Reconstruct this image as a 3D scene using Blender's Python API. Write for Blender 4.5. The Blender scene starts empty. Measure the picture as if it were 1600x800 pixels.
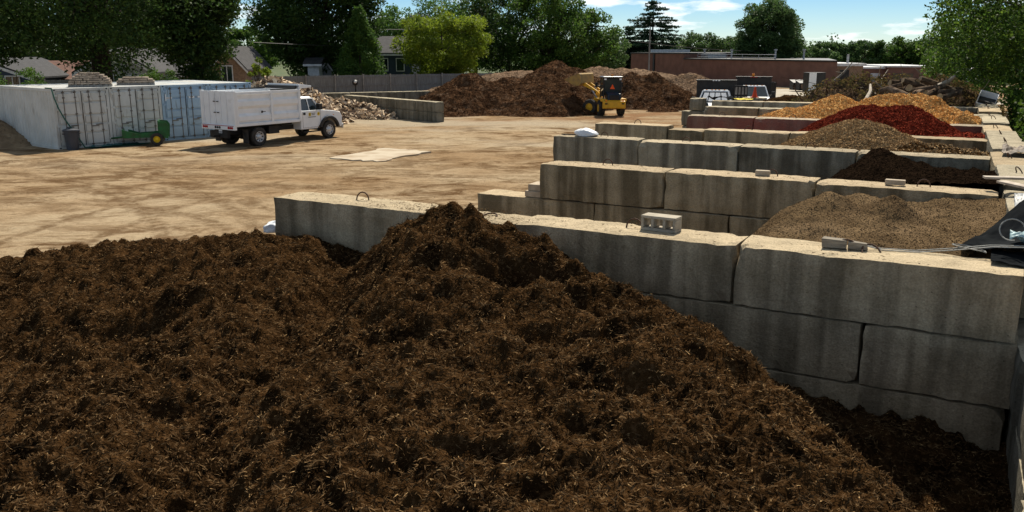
import bpy, bmesh, math, random
import numpy as np
from mathutils import Vector, Matrix, Euler
R = math.radians
random.seed(7)
SC = bpy.context.scene
COL = SC.collection

# ------------------------------------------------------------ camera
CAM_H, PITCH, FPX = 4.23, 0.2322, 1366.0
cam_d = bpy.data.cameras.new('camera'); cam = bpy.data.objects.new('camera', cam_d)
COL.objects.link(cam); SC.camera = cam
cam.location = (0, 0, CAM_H); cam.rotation_euler = (math.pi/2 - PITCH, 0, 0)
cam_d.sensor_width = 36.0; cam_d.lens = 36.0*FPX/1600.0
cam_d.clip_start = 0.1; cam_d.clip_end = 6000
# ------------------------------------------------------------ light
SUN_EL, SUN_AZ = 50.0, 16.0          # azimuth from +Y towards +X
ws = bpy.data.worlds.new('World'); SC.world = ws; ws.use_nodes = True
nt = ws.node_tree; nt.nodes.clear()
wo = nt.nodes.new('ShaderNodeOutputWorld'); bg = nt.nodes.new('ShaderNodeBackground')
sky = nt.nodes.new('ShaderNodeTexSky'); sky.sky_type = 'NISHITA'; sky.sun_disc = False
sky.sun_elevation = R(SUN_EL); sky.sun_rotation = R(SUN_AZ)
sky.air_density = 1.0; sky.dust_density = 0.1; sky.ozone_density = 3.0; sky.altitude = 0
tc = nt.nodes.new('ShaderNodeTexCoord')
mp = nt.nodes.new('ShaderNodeMapping'); mp.inputs['Scale'].default_value = (13, 13, 62)
mp.inputs['Location'].default_value = (3.3, 1.2, 0.6)
cn = nt.nodes.new('ShaderNodeTexNoise'); cn.inputs['Scale'].default_value = 1.0; cn.inputs['Detail'].default_value = 7
cn.inputs['Roughness'].default_value = 0.55
cr = nt.nodes.new('ShaderNodeValToRGB'); cr.color_ramp.elements[0].position = .53; cr.color_ramp.elements[1].position = .64
cr.color_ramp.elements[1].color = (.75, .75, .75, 1)
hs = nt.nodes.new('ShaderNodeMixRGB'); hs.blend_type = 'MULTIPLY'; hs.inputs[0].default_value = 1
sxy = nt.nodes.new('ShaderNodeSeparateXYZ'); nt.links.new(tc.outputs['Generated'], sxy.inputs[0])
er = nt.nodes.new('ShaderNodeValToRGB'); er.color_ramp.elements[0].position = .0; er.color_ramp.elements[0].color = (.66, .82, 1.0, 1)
er.color_ramp.elements[1].position = .5; er.color_ramp.elements[1].color = (1.12, .93, .70, 1)  # upper sky, out of view, tinted warm to warm the fill in shade
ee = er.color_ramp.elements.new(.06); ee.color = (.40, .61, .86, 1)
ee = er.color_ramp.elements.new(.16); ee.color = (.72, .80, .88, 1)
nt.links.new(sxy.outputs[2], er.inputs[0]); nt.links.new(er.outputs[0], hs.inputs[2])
mx = nt.nodes.new('ShaderNodeMixRGB'); mx.inputs[2].default_value = (10.5, 10.6, 10.6, 1)
nt.links.new(tc.outputs['Generated'], mp.inputs[0]); nt.links.new(mp.outputs[0], cn.inputs[0])
nt.links.new(cn.outputs[0], cr.inputs[0]); nt.links.new(cr.outputs[0], mx.inputs[0])
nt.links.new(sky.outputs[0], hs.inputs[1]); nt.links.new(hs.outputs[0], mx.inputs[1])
nt.links.new(mx.outputs[0], bg.inputs[0]); nt.links.new(bg.outputs[0], wo.inputs[0])
bg.inputs[1].default_value = 0.085
sd = bpy.data.lights.new('sun', 'SUN'); so = bpy.data.objects.new('sun', sd); COL.objects.link(so)
sd.energy = 5.0; sd.angle = R(0.5); sd.color = (1.0, 0.92, 0.78)
sv = Vector((math.sin(R(SUN_AZ))*math.cos(R(SUN_EL)), math.cos(R(SUN_AZ))*math.cos(R(SUN_EL)), math.sin(R(SUN_EL))))
so.rotation_euler = sv.to_track_quat('Z', 'Y').to_euler(); so.location = (0, 0, 60)
SC.view_settings.view_transform = 'Standard'; SC.view_settings.look = 'None'
SC.view_settings.exposure = 0.5; SC.view_settings.gamma = 1.0
SC.render.engine = 'CYCLES'

# ------------------------------------------------------------ placement helpers
CP, SP = math.cos(PITCH), math.sin(PITCH)
def gp(px, py, z=0.0):               # point of the photo lying at height z
    x = (px-800)/FPX; y = -(py-400)/FPX
    d = (x, CP+y*SP, -SP+y*CP); t = (z-CAM_H)/d[2]
    return Vector((d[0]*t, d[1]*t, z))
def at(px, py, Y):                   # point of the photo lying at distance Y
    x = (px-800)/FPX; y = -(py-400)/FPX
    d = (x, CP+y*SP, -SP+y*CP); t = Y/d[1]
    return Vector((d[0]*t, Y, d[2]*t+CAM_H))
# ------------------------------------------------------------ noise
def _h(ix, iy, s):
    n = (ix.astype(np.int64)*374761393 + iy.astype(np.int64)*668265263 + s*974634777) & 0xffffffff
    n = ((n ^ (n >> 13))*1274126177) & 0xffffffff
    n = (n ^ (n >> 16)) & 0xffffff
    return n/float(0xffffff)
def vn(x, y, s=0):
    ix = np.floor(x); iy = np.floor(y); fx = x-ix; fy = y-iy
    fx = fx*fx*(3-2*fx); fy = fy*fy*(3-2*fy)
    a = _h(ix, iy, s); b = _h(ix+1, iy, s); c = _h(ix, iy+1, s); d = _h(ix+1, iy+1, s)
    return (a*(1-fx)+b*fx)*(1-fy) + (c*(1-fx)+d*fx)*fy
def fbm(x, y, o=4, s=0, g=.5):
    r = 0; a = 1; t = 0
    for i in range(o):
        c, q = math.cos(i*1.3), math.sin(i*1.3)
        r = r + a*(vn((x*c-y*q)*2**i+17*i, (x*q+y*c)*2**i-9*i, s+i)-.5)*2; t += a; a *= g
    return r/t
def ridge(x, y, o=3, s=0):
    r = 0; a = 1; t = 0
    for i in range(o):
        c, q = math.cos(i*1.1+.4), math.sin(i*1.1+.4)
        r = r + a*(1-np.abs(vn((x*c-y*q)*2**i+5*i, (x*q+y*c)*2**i+3*i, s+i)-.5)*2*1.6); t += a; a *= .55
    return r/t
# ------------------------------------------------------------ material helpers
_M = {}
def N(m, t, **k):
    n = m.node_tree.nodes.new(t)
    for a, b in k.items(): setattr(n, a, b)
    return n
def mat(name, c1, c2=None, scale=4, rough=.85, metal=0, bump=0, bscale=40, stretch=(1, 1, 1), lo=.35, hi=.65, detail=5,
        c3=None, s3=1.0, lo3=.5, hi3=.7, coord='Object', spec=.3, rand=0.0, trans=0, dist=0.02, coat=0, st3=(1, 1, 1)):
    if name in _M: return _M[name]
    m = bpy.data.materials.new(name); m.use_nodes = True; _M[name] = m
    t = m.node_tree; L = t.links; b = t.nodes['Principled BSDF']
    b.inputs['Roughness'].default_value = rough; b.inputs['Metallic'].default_value = metal
    b.inputs['Specular IOR Level'].default_value = (0 if spec <= .15 else spec); b.inputs['Coat Weight'].default_value = coat
    b.inputs['Base Color'].default_value = (*c1, 1)
    if coord == 'World': co = N(m, 'ShaderNodeNewGeometry').outputs['Position']
    else: co = N(m, 'ShaderNodeTexCoord').outputs[coord]
    out = None
    if c2:
        mpn = N(m, 'ShaderNodeMapping'); mpn.inputs['Scale'].default_value = stretch; L.new(co, mpn.inputs[0])
        n = N(m, 'ShaderNodeTexNoise'); n.inputs['Scale'].default_value = scale; n.inputs['Detail'].default_value = detail
        L.new(mpn.outputs[0], n.inputs[0])
        r = N(m, 'ShaderNodeMapRange'); r.inputs[1].default_value = lo; r.inputs[2].default_value = hi; L.new(n.outputs[0], r.inputs[0])
        x = N(m, 'ShaderNodeMixRGB'); x.inputs[1].default_value = (*c1, 1); x.inputs[2].default_value = (*c2, 1)
        L.new(r.outputs[0], x.inputs[0]); out = x.outputs[0]
        if c3:
            mq = N(m, 'ShaderNodeMapping'); mq.inputs['Scale'].default_value = st3; mq.inputs['Location'].default_value = (3.1, 7.7, 1.3); L.new(co, mq.inputs[0])
            n2 = N(m, 'ShaderNodeTexNoise'); n2.inputs['Scale'].default_value = s3; n2.inputs['Detail'].default_value = 6
            L.new(mq.outputs[0], n2.inputs[0])
            r2 = N(m, 'ShaderNodeMapRange'); r2.inputs[1].default_value = lo3; r2.inputs[2].default_value = hi3; L.new(n2.outputs[0], r2.inputs[0])
            y = N(m, 'ShaderNodeMixRGB'); y.inputs[2].default_value = (*c3, 1); L.new(out, y.inputs[1]); L.new(r2.outputs[0], y.inputs[0]); out = y.outputs[0]
    if rand:
        oi = N(m, 'ShaderNodeObjectInfo'); hv = N(m, 'ShaderNodeHueSaturation')
        rr = N(m, 'ShaderNodeMapRange'); rr.inputs[3].default_value = 1-rand; rr.inputs[4].default_value = 1+rand
        L.new(oi.outputs['Random'], rr.inputs[0]); L.new(rr.outputs[0], hv.inputs['Value'])
        if out: L.new(out, hv.inputs['Color'])
        else: hv.inputs['Color'].default_value = (*c1, 1)
        out = hv.outputs[0]
    if out: L.new(out, b.inputs['Base Color'])
    if bump:
        nb = N(m, 'ShaderNodeTexNoise'); nb.inputs['Scale'].default_value = bscale; nb.inputs['Detail'].default_value = 5; L.new(co, nb.inputs[0])
        bn = N(m, 'ShaderNodeBump'); bn.inputs['Strength'].default_value = bump; bn.inputs['Distance'].default_value = dist
        L.new(nb.outputs[0], bn.inputs['Height']); L.new(bn.outputs[0], b.inputs['Normal'])
    if trans:
        tr = N(m, 'ShaderNodeBsdfTranslucent'); ms = N(m, 'ShaderNodeMixShader'); ms.inputs[0].default_value = trans
        if out: L.new(out, tr.inputs[0])
        else: tr.inputs[0].default_value = (*c1, 1)
        L.new(b.outputs[0], ms.inputs[1]); L.new(tr.outputs[0], ms.inputs[2])
        L.new(ms.outputs[0], t.nodes['Material Output'].inputs[0])
    return m
# ------------------------------------------------------------ mesh helpers
def tag(o, label=None, cat=None, group=None, kind=None):
    if label: o['label'] = label
    if cat: o['category'] = cat
    if group: o['group'] = group
    if kind: o['kind'] = kind
    return o
def empty(name, loc, rz=0, **k):
    o = bpy.data.objects.new(name, None); COL.objects.link(o); o.location = loc; o.rotation_euler = (0, 0, rz)
    o.empty_display_size = .3
    return tag(o, **k)
def npmesh(name, V, F, mats, parent=None, smooth=False, mi=None, loc=None):
    me = bpy.data.meshes.new(name); V = np.asarray(V, np.float32); F = np.asarray(F, np.int32); k = F.shape[1]
    me.vertices.add(len(V)); me.vertices.foreach_set('co', V.ravel())
    me.loops.add(F.size); me.loops.foreach_set('vertex_index', F.ravel())
    me.polygons.add(len(F)); me.polygons.foreach_set('loop_start', np.arange(0, F.size, k, dtype=np.int32))
    me.polygons.foreach_set('loop_total', np.full(len(F), k, np.int32))
    for m in (mats if isinstance(mats, (list, tuple)) else [mats]): me.materials.append(m)
    if mi is not None: me.polygons.foreach_set('material_index', np.asarray(mi, np.int32))
    if smooth: me.polygons.foreach_set('use_smooth', np.ones(len(F), bool))
    me.update(calc_edges=True); me.validate()
    o = bpy.data.objects.new(name, me); COL.objects.link(o)
    if parent: o.parent = parent
    if loc is not None: o.location = loc
    return o
class MB:
    def __init__(s): s.v = []; s.f = []; s.m = []; s.cm = 0
    def add(s, vs, fs, M=None):
        b = len(s.v)
        for v in vs: s.v.append(tuple(M @ Vector(v)) if M is not None else tuple(v))
        for f in fs: s.f.append([b+i for i in f]); s.m.append(s.cm)
        return s
    def box(s, x0, x1, y0, y1, z0, z1, M=None):
        return s.add([(x0,y0,z0),(x1,y0,z0),(x1,y1,z0),(x0,y1,z0),(x0,y0,z1),(x1,y0,z1),(x1,y1,z1),(x0,y1,z1)],
                     [(0,3,2,1),(4,5,6,7),(0,1,5,4),(1,2,6,5),(2,3,7,6),(3,0,4,7)], M)
    def hexa(s, b, t):       # bottom 4 points, top 4 points (ccw)
        return s.add(list(b)+list(t), [(0,3,2,1),(4,5,6,7),(0,1,5,4),(1,2,6,5),(2,3,7,6),(3,0,4,7)])
    def prism(s, pts, a0, a1, axis='y', M=None):     # polygon of (p,q) extruded; axis y: (x,z); axis x: (y,z); axis z: (x,y)
        n = len(pts)
        def mk(p, a): return (p[0], a, p[1]) if axis == 'y' else ((a, p[0], p[1]) if axis == 'x' else (p[0], p[1], a))
        vs = [mk(p, a0) for p in pts]+[mk(p, a1) for p in pts]
        fs = [tuple(range(n))[::-1], tuple(range(n, 2*n))]+[(i, (i+1) % n, n+(i+1) % n, n+i) for i in range(n)]
        return s.add(vs, fs, M)
    def tube(s, p0, p1, r0, r1=None, n=8, caps=True):
        if r1 is None: r1 = r0
        p0 = Vector(p0); p1 = Vector(p1); d = (p1-p0)
        if d.length < 1e-6: return s
        q = d.to_track_quat('Z', 'Y'); vs = []
        for p, r in ((p0, r0), (p1, r1)):
            for i in range(n):
                a = 2*math.pi*i/n; vs.append(p+q @ Vector((math.cos(a)*r, math.sin(a)*r, 0)))
        fs = [(i, (i+1) % n, n+(i+1) % n, n+i) for i in range(n)]
        if caps: fs += [tuple(range(n))[::-1], tuple(range(n, 2*n))]
        return s.add(vs, fs)
    def path(s, pts, rs, n=6):
        for i in range(len(pts)-1):
            s.tube(pts[i], pts[i+1], rs[i] if isinstance(rs, (list, tuple)) else rs, rs[i+1] if isinstance(rs, (list, tuple)) else rs, n)
        return s
    def lathe(s, prof, c, axis='z', n=20, M=None):   # prof (r,h)
        vs = []; k = len(prof)
        for i in range(n):
            a = 2*math.pi*i/n
            for r, h in prof:
                x, y = r*math.cos(a), r*math.sin(a)
                p = (x, y, h) if axis == 'z' else ((x, h, y) if axis == 'y' else (h, x, y))
                vs.append((p[0]+c[0], p[1]+c[1], p[2]+c[2]))
        fs = [(i*k+j, ((i+1) % n)*k+j, ((i+1) % n)*k+j+1, i*k+j+1) for i in range(n) for j in range(k-1)]
        return s.add(vs, fs, M)
    def build(s, name, mats, parent=None, bevel=0, smooth=False, seg=2):
        me = bpy.data.meshes.new(name); me.from_pydata(s.v, [], s.f)
        for m in (mats if isinstance(mats, (list, tuple)) else [mats]): me.materials.append(m)
        me.polygons.foreach_set('material_index', s.m)
        bm = bmesh.new(); bm.from_mesh(me); bmesh.ops.recalc_face_normals(bm, faces=bm.faces); bm.to_mesh(me); bm.free()
        if smooth: me.polygons.foreach_set('use_smooth', [True]*len(me.polygons))
        o = bpy.data.objects.new(name, me); COL.objects.link(o)
        if parent: o.parent = parent
        if bevel:
            b = o.modifiers.new('bevel', 'BEVEL'); b.width = bevel; b.segments = seg; b.limit_method = 'ANGLE'; b.angle_limit = R(35)
        return o
KIDS = {}
def kids(o): return [c for c in COL.objects if c.parent == o]
def copy_tree(o, parent=None):
    c = o.copy(); COL.objects.link(c)
    if parent: c.parent = parent
    for ch in kids(o):
        if ch is not c: copy_tree(ch, c)
    return c

# ------------------------------------------------------------ materials
CONC = {}
def concrete(key, top, side, stain, red=None, dark=1.0):
    """cast concrete: pale upper faces, weathered sides with runs of stain below the rim"""
    m = bpy.data.materials.new('concrete_'+key); m.use_nodes = True; t = m.node_tree; L = t.links; b = t.nodes['Principled BSDF']
    b.inputs['Roughness'].default_value = .95; b.inputs['Specular IOR Level'].default_value = .03
    g = N(m, 'ShaderNodeNewGeometry'); tcn = N(m, 'ShaderNodeTexCoord')
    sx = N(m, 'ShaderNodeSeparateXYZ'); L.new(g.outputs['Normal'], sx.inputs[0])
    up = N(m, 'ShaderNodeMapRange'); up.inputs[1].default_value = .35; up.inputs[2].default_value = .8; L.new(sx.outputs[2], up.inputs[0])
    mpn = N(m, 'ShaderNodeMapping'); mpn.inputs['Scale'].default_value = (4.2, 4.2, .35); L.new(g.outputs['Position'], mpn.inputs[0])
    n1 = N(m, 'ShaderNodeTexNoise'); n1.inputs['Scale'].default_value = 1.0; n1.inputs['Detail'].default_value = 6; L.new(mpn.outputs[0], n1.inputs[0])
    r1 = N(m, 'ShaderNodeMapRange'); r1.inputs[1].default_value = .42; r1.inputs[2].default_value = .60; L.new(n1.outputs[0], r1.inputs[0])
    mixs = N(m, 'ShaderNodeMixRGB'); mixs.inputs[1].default_value = (*side, 1); mixs.inputs[2].default_value = (*stain, 1); L.new(r1.outputs[0], mixs.inputs[0])
    n2 = N(m, 'ShaderNodeTexNoise'); n2.inputs['Scale'].default_value = 2.3; n2.inputs['Detail'].default_value = 8; n2.inputs['Roughness'].default_value = .65
    L.new(g.outputs['Position'], n2.inputs[0])
    r2 = N(m, 'ShaderNodeMapRange'); r2.inputs[1].default_value = .35; r2.inputs[2].default_value = .7; L.new(n2.outputs[0], r2.inputs[0])
    mixb = N(m, 'ShaderNodeMixRGB'); mixb.blend_type = 'MULTIPLY'; mixb.inputs[2].default_value = (.62, .6, .56, 1); L.new(r2.outputs[0], mixb.inputs[0]); L.new(mixs.outputs[0], mixb.inputs[1])
    out = mixb.outputs[0]
    if red:
        n3 = N(m, 'ShaderNodeTexNoise'); n3.inputs['Scale'].default_value = .8; n3.inputs['Detail'].default_value = 4; L.new(g.outputs['Position'], n3.inputs[0])
        r3 = N(m, 'ShaderNodeMapRange'); r3.inputs[1].default_value = .38; r3.inputs[2].default_value = .6; L.new(n3.outputs[0], r3.inputs[0])
        mr = N(m, 'ShaderNodeMixRGB'); mr.inputs[2].default_value = (*red, 1); L.new(r3.outputs[0], mr.inputs[0]); L.new(out, mr.inputs[1]); out = mr.outputs[0]
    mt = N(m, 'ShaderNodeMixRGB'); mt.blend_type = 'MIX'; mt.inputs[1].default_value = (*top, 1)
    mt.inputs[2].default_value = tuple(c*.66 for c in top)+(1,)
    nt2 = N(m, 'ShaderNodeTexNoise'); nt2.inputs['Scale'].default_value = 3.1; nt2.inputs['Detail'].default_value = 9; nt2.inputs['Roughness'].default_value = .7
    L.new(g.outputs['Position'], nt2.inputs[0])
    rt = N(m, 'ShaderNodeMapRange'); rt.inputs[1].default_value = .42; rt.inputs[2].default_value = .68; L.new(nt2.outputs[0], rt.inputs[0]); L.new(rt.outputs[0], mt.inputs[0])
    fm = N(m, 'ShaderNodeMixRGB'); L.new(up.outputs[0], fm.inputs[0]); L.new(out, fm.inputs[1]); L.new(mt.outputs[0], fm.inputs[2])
    sp = N(m, 'ShaderNodeTexNoise'); sp.inputs['Scale'].default_value = 55; sp.inputs['Detail'].default_value = 3; L.new(g.outputs['Position'], sp.inputs[0])
    spr = N(m, 'ShaderNodeMapRange'); spr.inputs[1].default_value = .3; spr.inputs[2].default_value = .7; spr.inputs[3].default_value = .78; spr.inputs[4].default_value = 1.15; L.new(sp.outputs[0], spr.inputs[0])
    oi = N(m, 'ShaderNodeObjectInfo'); rr = N(m, 'ShaderNodeMapRange'); rr.inputs[3].default_value = .82; rr.inputs[4].default_value = 1.12
    L.new(oi.outputs['Random'], rr.inputs[0]); mu = N(m, 'ShaderNodeMath', operation='MULTIPLY'); L.new(rr.outputs[0], mu.inputs[0]); L.new(spr.outputs[0], mu.inputs[1])
    vo = N(m, 'ShaderNodeTexVoronoi'); vo.inputs['Scale'].default_value = 13; L.new(g.outputs['Position'], vo.inputs['Vector'])
    vr = N(m, 'ShaderNodeMapRange'); vr.inputs[1].default_value = .05; vr.inputs[2].default_value = .09; vr.inputs[3].default_value = .35; L.new(vo.outputs['Distance'], vr.inputs[0])
    mu2 = N(m, 'ShaderNodeMath', operation='MULTIPLY'); L.new(mu.outputs[0], mu2.inputs[0]); L.new(vr.outputs[0], mu2.inputs[1]); mu = mu2
    hv = N(m, 'ShaderNodeHueSaturation'); L.new(mu.outputs[0], hv.inputs['Value']); L.new(fm.outputs[0], hv.inputs['Color']); L.new(hv.outputs[0], b.inputs['Base Color'])
    nb = N(m, 'ShaderNodeTexNoise'); nb.inputs['Scale'].default_value = 26; nb.inputs['Detail'].default_value = 7; nb.inputs['Roughness'].default_value = .7; L.new(g.outputs['Position'], nb.inputs[0])
    bn = N(m, 'ShaderNodeBump'); bn.inputs['Strength'].default_value = .75; bn.inputs['Distance'].default_value = .03; L.new(nb.outputs[0], bn.inputs['Height']); L.new(bn.outputs[0], b.inputs['Normal'])
    return m
C_NEAR = concrete('near', (.50, .405, .27), (.50, .405, .275), (.25, .20, .135))
C_MID = concrete('mid', (.48, .38, .25), (.42, .35, .235), (.19, .155, .10))
C_GREY = concrete('grey', (.48, .40, .28), (.38, .35, .27), (.17, .155, .12))
C_RED = concrete('reddish', (.46, .38, .28), (.29, .22, .17), (.15, .11, .085), red=(.26, .105, .08))
C_BIN = concrete('bin', (.46, .40, .29), (.27, .25, .20), (.15, .14, .11))
RUST = mat('rusty_bar', (.10, .05, .03), (.05, .03, .02), 20, .8)
WHITE = mat('white_paint', (.80, .81, .82), (.70, .72, .73), 3, .28, spec=.6, lo=.45, hi=.75, c3=(.50, .46, .40), s3=1.7, lo3=.64, hi3=.90)
BLACK = mat('black_steel', (.012, .012, .013), (.03, .027, .024), 4, .5)
RUBBER = mat('rubber', (.02, .02, .02), (.06, .05, .04), 6, .85)
GLASS = mat('dark_glass', (.012, .022, .025), rough=.08, spec=.8)
STEEL = mat('steel', (.42, .43, .44), (.25, .24, .23), 6, .4, metal=.6)
YELLOW = mat('yellow_paint', (.70, .38, .02), (.45, .25, .03), 3, .45, lo=.45, hi=.8)
GREEN = mat('green_paint', (.012, .13, .03), (.02, .07, .02), 4, .45)
YRIM = mat('yellow_rim', (.75, .52, .02), rough=.45)
DBLUE = mat('dark_blue_paint', (.012, .02, .035), rough=.35)
ORANGE = mat('orange_sign', (1.0, .12, .02), rough=.4)
REDL = mat('red_lens', (.35, .01, .01), rough=.25)
AMBER = mat('amber_lens', (.8, .25, .02), rough=.25)
CHROME = mat('pale_alloy', (.55, .56, .57), rough=.35, metal=.5)
MULCH = mat('brown_mulch', (.048, .0245, .0095), (.011, .006, .0027), 3, .95, bump=.9, bscale=55, coord='World', c3=(.105, .058, .026), s3=26, lo3=.52, hi3=.72, spec=.1, dist=.03)
STRAND = mat('bark_strand', (.148, .090, .043), (.032, .019, .010), 5, .9, coord='World', c3=(.42, .265, .12), s3=24, lo3=.57, hi3=.70, spec=.12)
MULCH2 = mat('yard_mulch', (.10, .052, .027), (.028, .014, .008), 1.6, .95, bump=1, bscale=9, coord='World', c3=(.15, .095, .06), s3=3.2, lo3=.5, hi3=.72, spec=.1, dist=.15)
MULCH3 = mat('pale_mulch', (.22, .15, .10), (.10, .066, .042), 1.4, .95, bump=1, bscale=8, coord='World', c3=(.30, .20, .13), s3=3, lo3=.5, hi3=.7, spec=.1, dist=.15)
CHIPS_BROWN = mat('brown_chip', (.14, .074, .038), (.045, .024, .013), 12, .9, coord='World', spec=.1)
CHIPS_PALE = mat('pale_chip', (.33, .22, .14), (.13, .085, .055), 12, .9, coord='World', spec=.1)
GOLD = mat('gold_mulch', (.76, .44, .15), (.42, .20, .06), 7, .95, bump=1, bscale=22, coord='World', c3=(.62, .36, .14), s3=16, lo3=.5, hi3=.7, spec=.1, dist=.05)
GOLDC = mat('gold_chip', (.86, .57, .24), (.56, .31, .11), 25, .9, coord='World', spec=.1)
REDM = mat('red_mulch', (.17, .032, .018), (.05, .010, .007), 8, .95, bump=1, bscale=26, coord='World', c3=(.24, .036, .02), s3=18, lo3=.5, hi3=.7, spec=.1, dist=.05)
REDC = mat('red_chip', (.30, .058, .030), (.15, .026, .015), 25, .9, coord='World', spec=.1)
OLIVE = mat('leaf_mulch', (.24, .155, .075), (.10, .065, .032), 8, .95, bump=1, bscale=30, coord='World', c3=(.24, .17, .095), s3=20, lo3=.5, hi3=.7, spec=.1, dist=.05)
OLIVEC = mat('leaf_chip', (.50, .34, .175), (.26, .165, .085), 30, .9, coord='World', spec=.1)
SOIL = mat('black_soil', (.016, .010, .006), (.007, .0045, .003), 9, .95, bump=1, bscale=30, coord='World', c3=(.020, .012, .008), s3=22, lo3=.55, hi3=.7, spec=.1, dist=.04)
SOILC = mat('soil_crumb', (.026, .016, .010), (.009, .006, .004), 30, 1, coord='World', spec=0)
SAND = mat('tan_compost', (.165, .112, .060), (.10, .066, .036), 2.2, .95, bump=1, bscale=60, coord='World', c3=(.22, .15, .085), s3=1.6, lo3=.5, hi3=.75, spec=.1, dist=.03)
SANDC = mat('compost_crumb', (.27, .19, .11), (.10, .066, .036), 30, .9, coord='World', spec=.1)
WOODG = mat('fence_wood', (.25, .245, .235), (.15, .145, .135), 3, .9, stretch=(6, 6, .4), bump=.3, bscale=20, spec=.15)
BARK = mat('bark', (.055, .040, .028), (.025, .018, .013), 3, .95, stretch=(4, 4, 1), bump=.6, bscale=12, dist=.05)
LOGBARK = mat('log_bark', (.20, .145, .105), (.07, .05, .038), 6, .9, rand=.35, spec=.1)
LOGWOOD = mat('split_wood', (.64, .53, .39), (.42, .30, .19), 5, .85, rand=.35, spec=.1, stretch=(1, 6, 6))
def leafmat(n, a, b, c, tr=.35, s=.5):
    return mat('leaf_'+n, a, b, s, .6, coord='World', c3=c, s3=s*3.4, lo3=.48, hi3=.72, spec=.16, rand=.12, trans=tr)
L_DARK = leafmat('dark', (.042, .085, .018), (.020, .044, .012), (.10, .155, .028), .42)
L_MID = leafmat('mid', (.075, .145, .024), (.036, .08, .017), (.14, .22, .034), .45)
L_YEL = leafmat('yellow', (.20, .27, .022), (.10, .155, .018), (.30, .36, .03), .5)
L_CON = leafmat('conifer', (.07, .14, .024), (.034, .075, .018), (.11, .19, .03), .38)
L_SPR = leafmat('spruce', (.030, .065, .030), (.016, .036, .020), (.05, .09, .04), .25)
L_FAR = leafmat('far', (.085, .15, .045), (.05, .10, .034), (.13, .20, .055), .4)
L_RIGHT = leafmat('near', (.065, .13, .02), (.028, .062, .013), (.17, .25, .028), .5, 1.4)

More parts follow.
